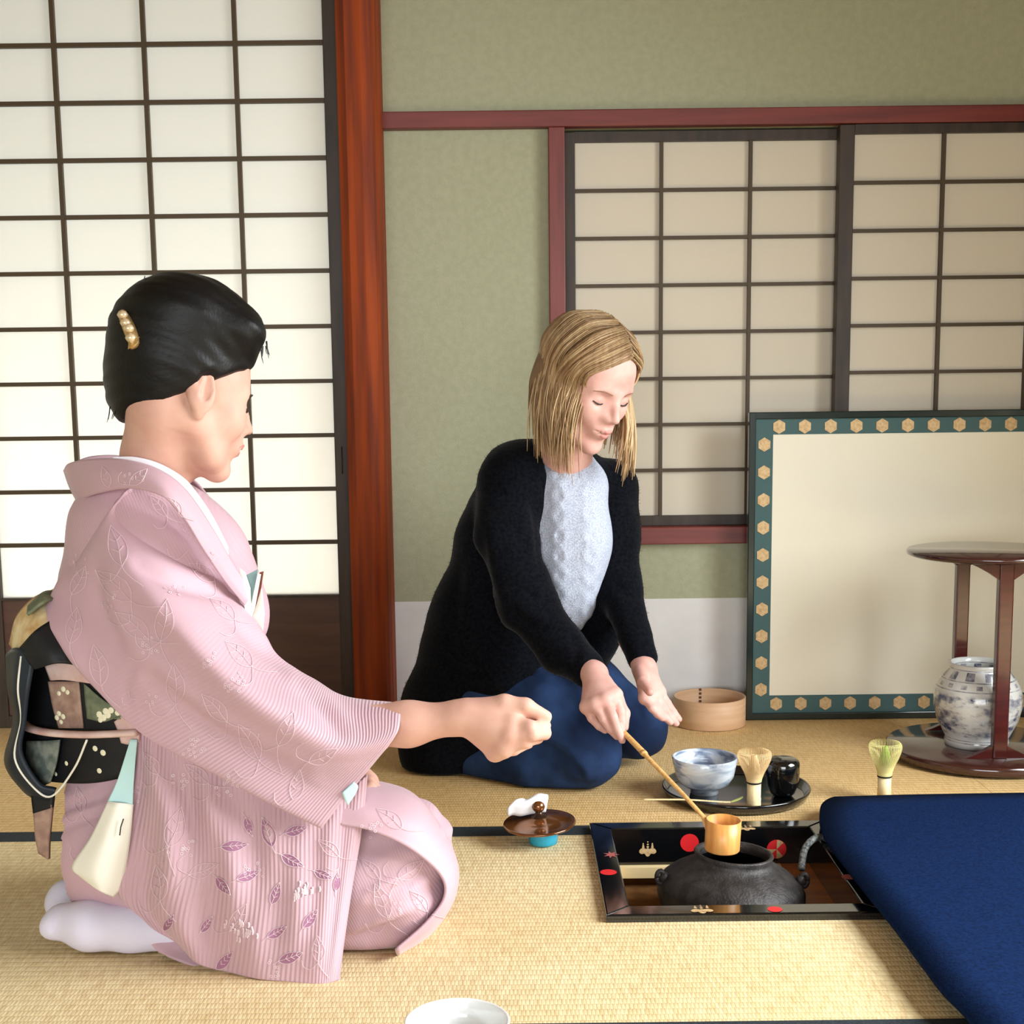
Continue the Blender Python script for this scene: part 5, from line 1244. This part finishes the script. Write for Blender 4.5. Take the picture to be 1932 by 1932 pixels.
strip('lip', [Hb((.093, -.021, -.0585)), Hb((.1035, -.008, -.0545)), Hb((.1055, 0, -.056)), Hb((.1035, .008, -.0545)), Hb((.093, .021, -.0585))], [.002, .0046, .005, .0046, .002], 'lip_rosy', body, sub=16)
strip('lip', [Hb((.092, -.019, -.0625)), Hb((.101, 0, -.0675)), Hb((.092, .019, -.0625))], [.002, .006, .002], 'lip_rosy', body, sub=14)
for sy in (-1, 1):
    strip('eyelash', [Hb((.0815, sy * .0465, -.003)), Hb((.0865, sy * .0375, -.0062)), Hb((.0875, sy * .0285, -.0068)), Hb((.0845, sy * .019, -.0045))], [.0010, .0016, .0015, .0008], 'lash', body, sub=12)
    strip('eyebrow', [Hb((.078, sy * .052, .016)), Hb((.0905, sy * .036, .0215)), Hb((.0955, sy * .016, .0175))], [.0012, .0024, .002], 'brow_brown', body, sub=10, flat=.5)
# --- hair
s = SDF((-.16, -.13, -.12), (.14, .13, .17), .005); s.RS = 1.0
s.ell((-.014, 0, .040), (.100, .084, .084), 0)
s.ell((-.04, 0, -.03), (.075, .084, .09), .04)
s.ell((.125, .004, -.002), (.076, .068, .112), .012, 'sub'); s.ell((.06, 0, -.12), (.1, .075, .07), .01, 'sub')
Vc, Fc = s.mesh()
hb_ = mk('hair', xf(relax(Vc, Fc, 2) * FIG, Rb, borg), Fc, 'hair_blonde_dark', bw, True)
rnd = random.Random(11)
locks = [MB(), MB(), MB()]
down = Rb.T @ V3((0, 0, -1))
HC, HR = V3((-.014, 0, .040)), V3((.101, .085, .084))
def onsk(d, pad):
    d = d / np.linalg.norm(d / (HR + pad)); return HC + d
N_L = 560
for i in range(N_L):
    t = rnd.random(); side = -1 if i % 5 < 3 else 1
    th_ = math.radians(28 + 112 * t); pad = .004 + rnd.random() * .006
    d0 = V3((math.cos(th_), .16 + rnd.uniform(-.03, .03), math.sin(th_) * 1.0)); 
    az = math.radians((34 if side < 0 else 14) + (130 if side < 0 else 150) * min(1, max(0, t * .95 + rnd.uniform(-.05, .05))))
    d1 = V3((math.cos(az) * 1.0, side * math.sin(az), -.42))
    if t < .12 and side > 0: d1 = V3((.62, side * .72, -.3))
    pts = []
    for q in (0, .22, .45, .7, 1.0):
        d = d0 * (1 - q) + d1 * q; d[1] += side * .55 * math.sin(math.pi * q); d[0] += .12 * math.sin(math.pi * q) * (1 if t < .4 else -.2)
        pts.append(onsk(d, pad))
    rim = pts[-1]
    L_ = rnd.uniform(.10, .19) if side < 0 else rnd.uniform(.10, .175)
    w3 = V3((rnd.gauss(-.004, .012), side * rnd.gauss(.004, .010), 0))
    for q in (.33, .66, 1.0):
        e = rim + down * (L_ * q) + w3 * q; e[1] += side * (.010 * math.sin(math.pi * q)); 
        if t < .16 and side < 0: e = e + V3((-.012 * q, side * .012 * q, 0))
        pts.append(e)
    pts = [xf(p * FIG, Rb, borg) for p in pts]
    r0 = rnd.uniform(.0018, .0038) if i % 9 else rnd.uniform(.0006, .001)
    v, f = tube_vf(pts, [r0 * .5, r0, r0, r0, r0, r0 * .95, r0 * .8, r0 * .25], 5, 22, flat=.5)
    locks[rnd.choice((0, 0, 1, 1, 2))].add(v, f)
for mb, m_ in zip(locks, ('hair_blonde', 'hair_blonde_light', 'hair_blonde_dark')):
    o = mb.build('hair_locks', m_, hb_, True); o['kind'] = 'stuff'
hbv = bvh_of([hb_]); l_, n_ = cast(hbv, 1046, 752)
er = (l_ + n_ * .013) if l_ is not None else P(1046, 752, 2.70)
v, f = lathe_vf([(0, -.004), (.003, -.0028), (.0042, 0), (.003, .0028), (0, .004)], er, 10); mat('pearl_white', (240, 236, 228), .25, .5, coat=.4); mk('earring', v, f, 'pearl_white', bw, True)
# --- jeans
s = SDF(*bounds([P(780, 1230, 2.6), P(1290, 1500, 2.6), P(780, 1250, 3.15), (0.2, 2.7, 0)], .06), .0065)
c_ = lambda a, b, ra, rb, k=.03: s.cap(P(*a), P(*b), ra, rb, k)
c_((900, 1330, 3.0), (1000, 1280, 2.98), .12, .11, 0)
c_((930, 1318, 2.92), (1030, 1350, 2.84), .1, .08, .04); c_((1030, 1350, 2.84), (1105, 1404, 2.77), .08, .064, .04)
s.ell(P(1112, 1424, 2.755), (.066, .068, .066), .03)
c_((1098, 1448, 2.765), (1010, 1452, 2.80), .048, .056, .004); c_((1010, 1452, 2.80), (830, 1420, 2.95), .056, .05, .006)
c_((980, 1300, 3.05), (1110, 1305, 2.97), .10, .082, .03); c_((1110, 1305, 2.97), (1205, 1368, 2.925), .08, .058, .012)
s.ell(P(1210, 1376, 2.92), (.056, .06, .058), .02); c_((1205, 1385, 2.93), (1080, 1395, 3.0), .05, .052, .02)
def jf(X, Y, Z): return .0011 * np.sin(90 * (X + .7 * Z) + 20 * Y)
s.noise(jf); s.half((0, 0, .002), (0, 0, -1), .004)
Vj, Fj = biggest(*s.mesh()); Vj = relax(Vj, Fj, 2); Vj = creases(Vj, vnormals(Vj, Fj), [([(960, 1392), (1040, 1412), (1085, 1450), (1100, 1478)], .006, 7), ([(1050, 1330), (1085, 1352), (1110, 1385)], .003, 8), ([(990, 1250), (1010, 1275), (1050, 1290)], .004, 6), ([(1170, 1300), (1200, 1330), (1215, 1360)], .003, 7), ([(1060, 1470), (1090, 1478), (1120, 1476)], .003, 5)])
jeans = mk('jeans', Vj, Fj, 'denim', bw, True)
# --- sweater
s = SDF(*bounds([P(960, 860, 2.7), P(1190, 1330, 2.7), P(960, 860, 3.1)], .05), .0065)
c_ = lambda a, b, ra, rb, k=.03: s.cap(P(*a), P(*b), ra, rb, k)
c_((1070, 925, 2.87), (1060, 1020, 2.89), .085, .10, 0); c_((1060, 1020, 2.89), (1035, 1120, 2.93), .10, .10); c_((1035, 1120, 2.93), (1020, 1180, 2.96), .095, .085)
s.ell(P(1092, 1010, 2.83), (.055, .055, .06), .04); s.ell(P(1075, 1080, 2.85), (.055, .06, .08), .05)
c_((1010, 915, 2.87), (1105, 915, 2.92), .045, .04, .04)
s.cap(P(1074, 862, 2.81), P(1070, 905, 2.86), .048, .05, .012, op='sub') if False else None
xc = [V3(P(x_, 1000, 2.8))[0] for x_ in (1046, 1062, 1104, 1122)]
s.noise(lambda X, Y, Z: -sum(.0045 * np.exp(-((X - c - .004 * np.sin(160 * Z + i * 3)) / .006) ** 2) for i, c in enumerate(xc)) + 0 * Y)
Vs, Fs = biggest(*s.mesh()); mk('sweater', relax(Vs, Fs, 1), Fs, 'sweater_grey', bw, True)
# --- cardigan: back, sleeves and hanging skirts, open in front
s = SDF(*bounds([P(730, 790, 2.62), P(1260, 1320, 2.62), P(730, 1460, 3.2), (0, 2.7, .0)], .05), .0068)
c_((985, 905, 2.87), (960, 1020, 2.93), .085, .10, 0); c_((960, 1020, 2.93), (925, 1180, 2.98), .105, .125, .05)
c_((925, 1180, 2.98), (880, 1350, 2.99), .125, .15, .06)
c_((1150, 915, 2.97), (1130, 1080, 2.96), .05, .055, .04)
c_((1060, 905, 2.93), (1000, 1150, 3.0), .09, .13, .05)
s.cap(P(860, 1390, 2.95), P(830, 1425, 2.93), .12, .085, .05)
# open the front (the sweater shows through)
from_ = [(1080, 900, 2.66), (1085, 1000, 2.68), (1080, 1090, 2.72), (1062, 1150, 2.76), (1058, 1230, 2.8)]
for a, b, r0, r1 in zip(from_[:-1], from_[1:], (40, 52, 52, 30), (52, 52, 30, 14)):
    s.cap(P(*a), P(*b), S(r0, 2.7), S(r1, 2.7), .012, 'sub')
    s.cap(P(a[0], a[1], a[2] + .10), P(b[0], b[1], b[2] + .10), S(r0, 2.8), S(r1, 2.8), .012, 'sub')
s.cap(P(1072, 860, 2.82), P(1074, 900, 2.84), .05, .05, .015, op='sub')
# arms
c_((958, 908, 2.83), (955, 1010, 2.79), .058, .062, .035); c_((955, 1010, 2.79), (990, 1130, 2.755), .062, .058, .03)
c_((990, 1130, 2.755), (1060, 1225, 2.69), .057, .048, .03); c_((1060, 1225, 2.69), (1108, 1262, 2.63), .048, .037, .02)
c_((1160, 915, 2.99), (1160, 1010, 2.95), .05, .05, .03); c_((1160, 1010, 2.95), (1168, 1110, 2.88), .05, .045, .03); c_((1168, 1110, 2.88), (1212, 1240, 2.745), .043, .032, .025)
# left front edge hanging down
c_((1160, 960, 2.92), (1158, 1100, 2.90), .03, .03, .03); c_((1150, 1090, 2.92), (1120, 1200, 2.93), .045, .05, .04); c_((1120, 1200, 2.93), (1100, 1260, 2.95), .05, .05, .03)
c_((985, 1150, 2.90), (950, 1270, 2.88), .065, .075, .04)
s.half(P(1112, 1272, 2.63), V3(P(1125, 1290, 2.60)) - V3(P(1108, 1262, 2.63)), .003) if False else None
s.noise(lambda X, Y, Z: .0008 * np.sin(60 * X + 38 * Z) + .0007 * np.sin(95 * Z - 40 * X + 30 * Y) + .0008 * np.sin(400 * X) * np.sin(380 * Z) )
s.half((0, 0, .002), (0, 0, -1), .004)
Vc_, Fc_ = biggest(*s.mesh()); Vc_ = relax(Vc_, Fc_, 2); Vc_ = creases(Vc_, vnormals(Vc_, Fc_), [([(830, 1235), (870, 1262), (930, 1272), (985, 1262)], .006, 8), ([(1000, 930), (1015, 1000), (1018, 1080)], .006, 9), ([(905, 1000), (915, 1090), (940, 1160)], .007, 12), ([(985, 1110), (1020, 1135), (1035, 1130)], .006, 9), ([(960, 1150), (1000, 1180), (1040, 1185)], .005, 9), ([(870, 1060), (860, 1150), (850, 1220)], .005, 12), ([(1160, 1100), (1180, 1120), (1200, 1122)], .005, 8), ([(930, 920), (960, 940), (1000, 935)], .004, 9), ([(1075, 1200), (1090, 1225), (1085, 1260)], .004, 7)])
mk('cardigan', Vc_, Fc_, 'cardigan_black', bw, True)

# soft fuzz standing off the knit
card = bpy.data.objects['cardigan']; rnd = random.Random(3); mb = MB(); vsn = [(v.co + ORG[card], v.normal) for v in card.data.vertices]
for i in range(9000):
    c, n = vsn[rnd.randrange(len(vsn))]
    if n.y > .5: continue
    d = (Vector(n) + Vector((rnd.uniform(-.8, .8), rnd.uniform(-.8, .8), rnd.uniform(-.8, .8)))).normalized(); t = d.orthogonal().normalized() * .0003
    L_ = rnd.uniform(.003, .0075); mb.add([c - t, c + t, c + d * L_], [(0, 1, 2)])
o = mb.build('knit_fuzz', 'cardigan_black', card); o['kind'] = 'stuff'
# ------------------------------------------------------------------ woven and painted motifs on the kimono, laid on the cloth
mat('motif_white', (226, 204, 210), .6, .3); mat('motif_plum', (160, 112, 140), .6, .3)
cloth = [kim, sleeve, bag] + [o for o in kim.children if o.name.startswith(('collar', 'front_panel'))]
kb = bvh_of(cloth)
def lay(pts, off=.0012):
    out = []; last = None
    for a, b in pts:
        l, n = cast(kb, a, b)
        if l is None or (last is not None and (l - last).length > .03): return None
        out.append(l + n * off); last = l
    return out
lines = MB()
def line(pts, r=.0004):
    q = lay(crom(pts, max(4, len(pts) * 4)))
    if q: v, f = tube_vf(q, r, 4); lines.add(v, f)
def dot(x, y, r, m=None):
    l, n = cast(kb, x, y)
    if l is None: return
    t1 = n.orthogonal().normalized(); t2 = n.cross(t1); k = 8
    ring = []
    for rr in (r, r * .62): ring += [l + n * .0011 + t1 * (rr * math.cos(2 * math.pi * i / k)) + t2 * (rr * math.sin(2 * math.pi * i / k)) for i in range(k)]
    lines.add(ring, [(i, (i + 1) % k, k + (i + 1) % k, k + i) for i in range(k)])
def leafpts(x, y, L, w, a):
    ca, sa = math.cos(a), math.sin(a); o = []
    for t in np.linspace(0, 1, 9): o.append((t * L - L / 2, w * math.sin(math.pi * t ** .8)))
    o2 = [(u, -v * .8) for u, v in o[::-1]]
    rot = lambda q: [(x + u * ca - v * sa, y + u * sa + v * ca) for u, v in q]
    return rot(o), rot(o2), rot([(-L * .75, 2), (-L / 2, 0), (0, w * .06), (L / 2, 0)]), rot
rnd = random.Random(7)
plum = [(505, 1570, 60, -1.9), (559, 1566, 46, -.3), (443, 1595, 52, -.1), (552, 1624, 50, .5), (469, 1651, 48, -.35), (520, 1685, 46, -1.2), (422, 1671, 44, .9), (585, 1733, 46, -.9), (523, 1758, 44, -.5), (549, 1805, 50, -.35), (424, 1812, 46, -.8), (635, 1664, 36, -1.4), (319, 1740, 36, -1.0), (390, 1743, 40, -.9), (610, 1650, 40, .4), (470, 1560, 40, 1.2)]
for x, y, L, a in plum:
    o, o2, mid, rot = leafpts(x, y, L, L * .22, a)
    q = lay(o + o2[1:-1], .0009)
    if q:
        c = sum(q, Vector()) / len(q)
        up = [lay([p], .0009) for p in mid[1:]]
        n = len(q); h_ = n // 2
        fs = []
        for i in range(1, h_ - 0):
            j = n - i
            if j - 1 > i: fs.append((i, i + 1, j - 1 if j - 1 != i + 1 else j, j % n) if j - 1 != i + 1 else (i, i + 1, j % n))
        fs.append((0, 1, n - 1))
        mk('leaf_motif', q, fs, 'motif_plum', bag)
    line(o); line(o2); line(mid)
    for t in (.3, .5, .7):
        u = t * L - L / 2; line(rot([(u, 0), (u + L * .12, L * .13)])); line(rot([(u, 0), (u + L * .12, -L * .1)]))
swirl = [(220, 1030, 80), (300, 955, 50), (150, 1095, 60), (215, 1105, 90), (140, 1180, 70), (185, 1255, 80), (250, 1180, 80), (310, 1170, 80), (380, 1080, 60), (352, 1010, 60), (420, 1150, 60), (450, 1235, 70), (330, 1290, 80), (240, 1320, 70), (405, 1335, 70), (470, 1400, 80), (540, 1375, 70), (610, 1425, 60), (330, 1560, 80), (300, 1665, 70), (385, 1640, 60), (735, 1545, 60), (775, 1640, 60), (720, 1700, 70), (790, 1700, 50), (700, 1640, 50), (200, 900, 40), (262, 900, 44), (330, 955, 40), (400, 1050, 40), (180, 1590, 60), (150, 1510, 50), (560, 1480, 60), (620, 1600, 50), (370, 1460, 60), (285, 1440, 50), (450, 1730, 60), (600, 1790, 50)]
for x, y, L in swirl:
    a = rnd.uniform(-2.6, -.3)
    o, o2, mid, rot = leafpts(x, y, L, L * .24, a)
    line(o); line(o2)
    line(rot([(-L * 1.1, L * .35), (-L * .8, L * .12), (-L * .5, 0), (0, L * .05), (L * .4, 0)]))
    line(rot([(-L * .5, 0), (-L * .75, -L * .3), (-L * .65, -L * .55), (-L * .4, -L * .62)]))
    for t in (.35, .6): u = t * L - L / 2; line(rot([(u, L * .03), (u + L * .1, L * .16)])); line(rot([(u, 0), (u + L * .1, -L * .13)]))
for x, y, k in ((151, 1066, 9), (253, 907, 11), (205, 1137, 14), (282, 1223, 12), (327, 1109, 9), (279, 1311, 5), (367, 1415, 14), (427, 1484, 15), (339, 1481, 9), (302, 1606, 12), (362, 1603, 12), (262, 1490, 8), (440, 1290, 12), (700, 1560, 10), (750, 1720, 8), (390, 1240, 9), (480, 1640, 9), (520, 1830, 8)):
    for i in range(k):
        r_ = 22 * math.sqrt(rnd.random()); t = rnd.random() * 6.28; dot(x + r_ * math.cos(t), y + r_ * math.sin(t), .0021)
for (x, y) in ((456, 1754), (577, 1682)):          # small clouds of white stitches
    for i in range(26):
        u, w_ = rnd.gauss(0, 17), rnd.gauss(0, 7); a = -.5 if x > 500 else .25
        px_, py_ = x + u * math.cos(a) - w_ * math.sin(a), y + u * math.sin(a) + w_ * math.cos(a)
        line([(px_, py_ - 5), (px_ + 1, py_), (px_, py_ + 5)], .0013)
o = lines.build('white_stitching', 'motif_white', kim); o['kind'] = 'stuff'
# denim seam
jb = bvh_of([jeans])
def jl(pts):
    q = []
    for a, b in crom(pts, 24):
        l, n = cast(jb, a, b)
        if l is not None: q.append(l + n * .0006)
    if len(q) > 3: tube('denim_seam', q, .0007, 'seam_gold', jeans, n=5)
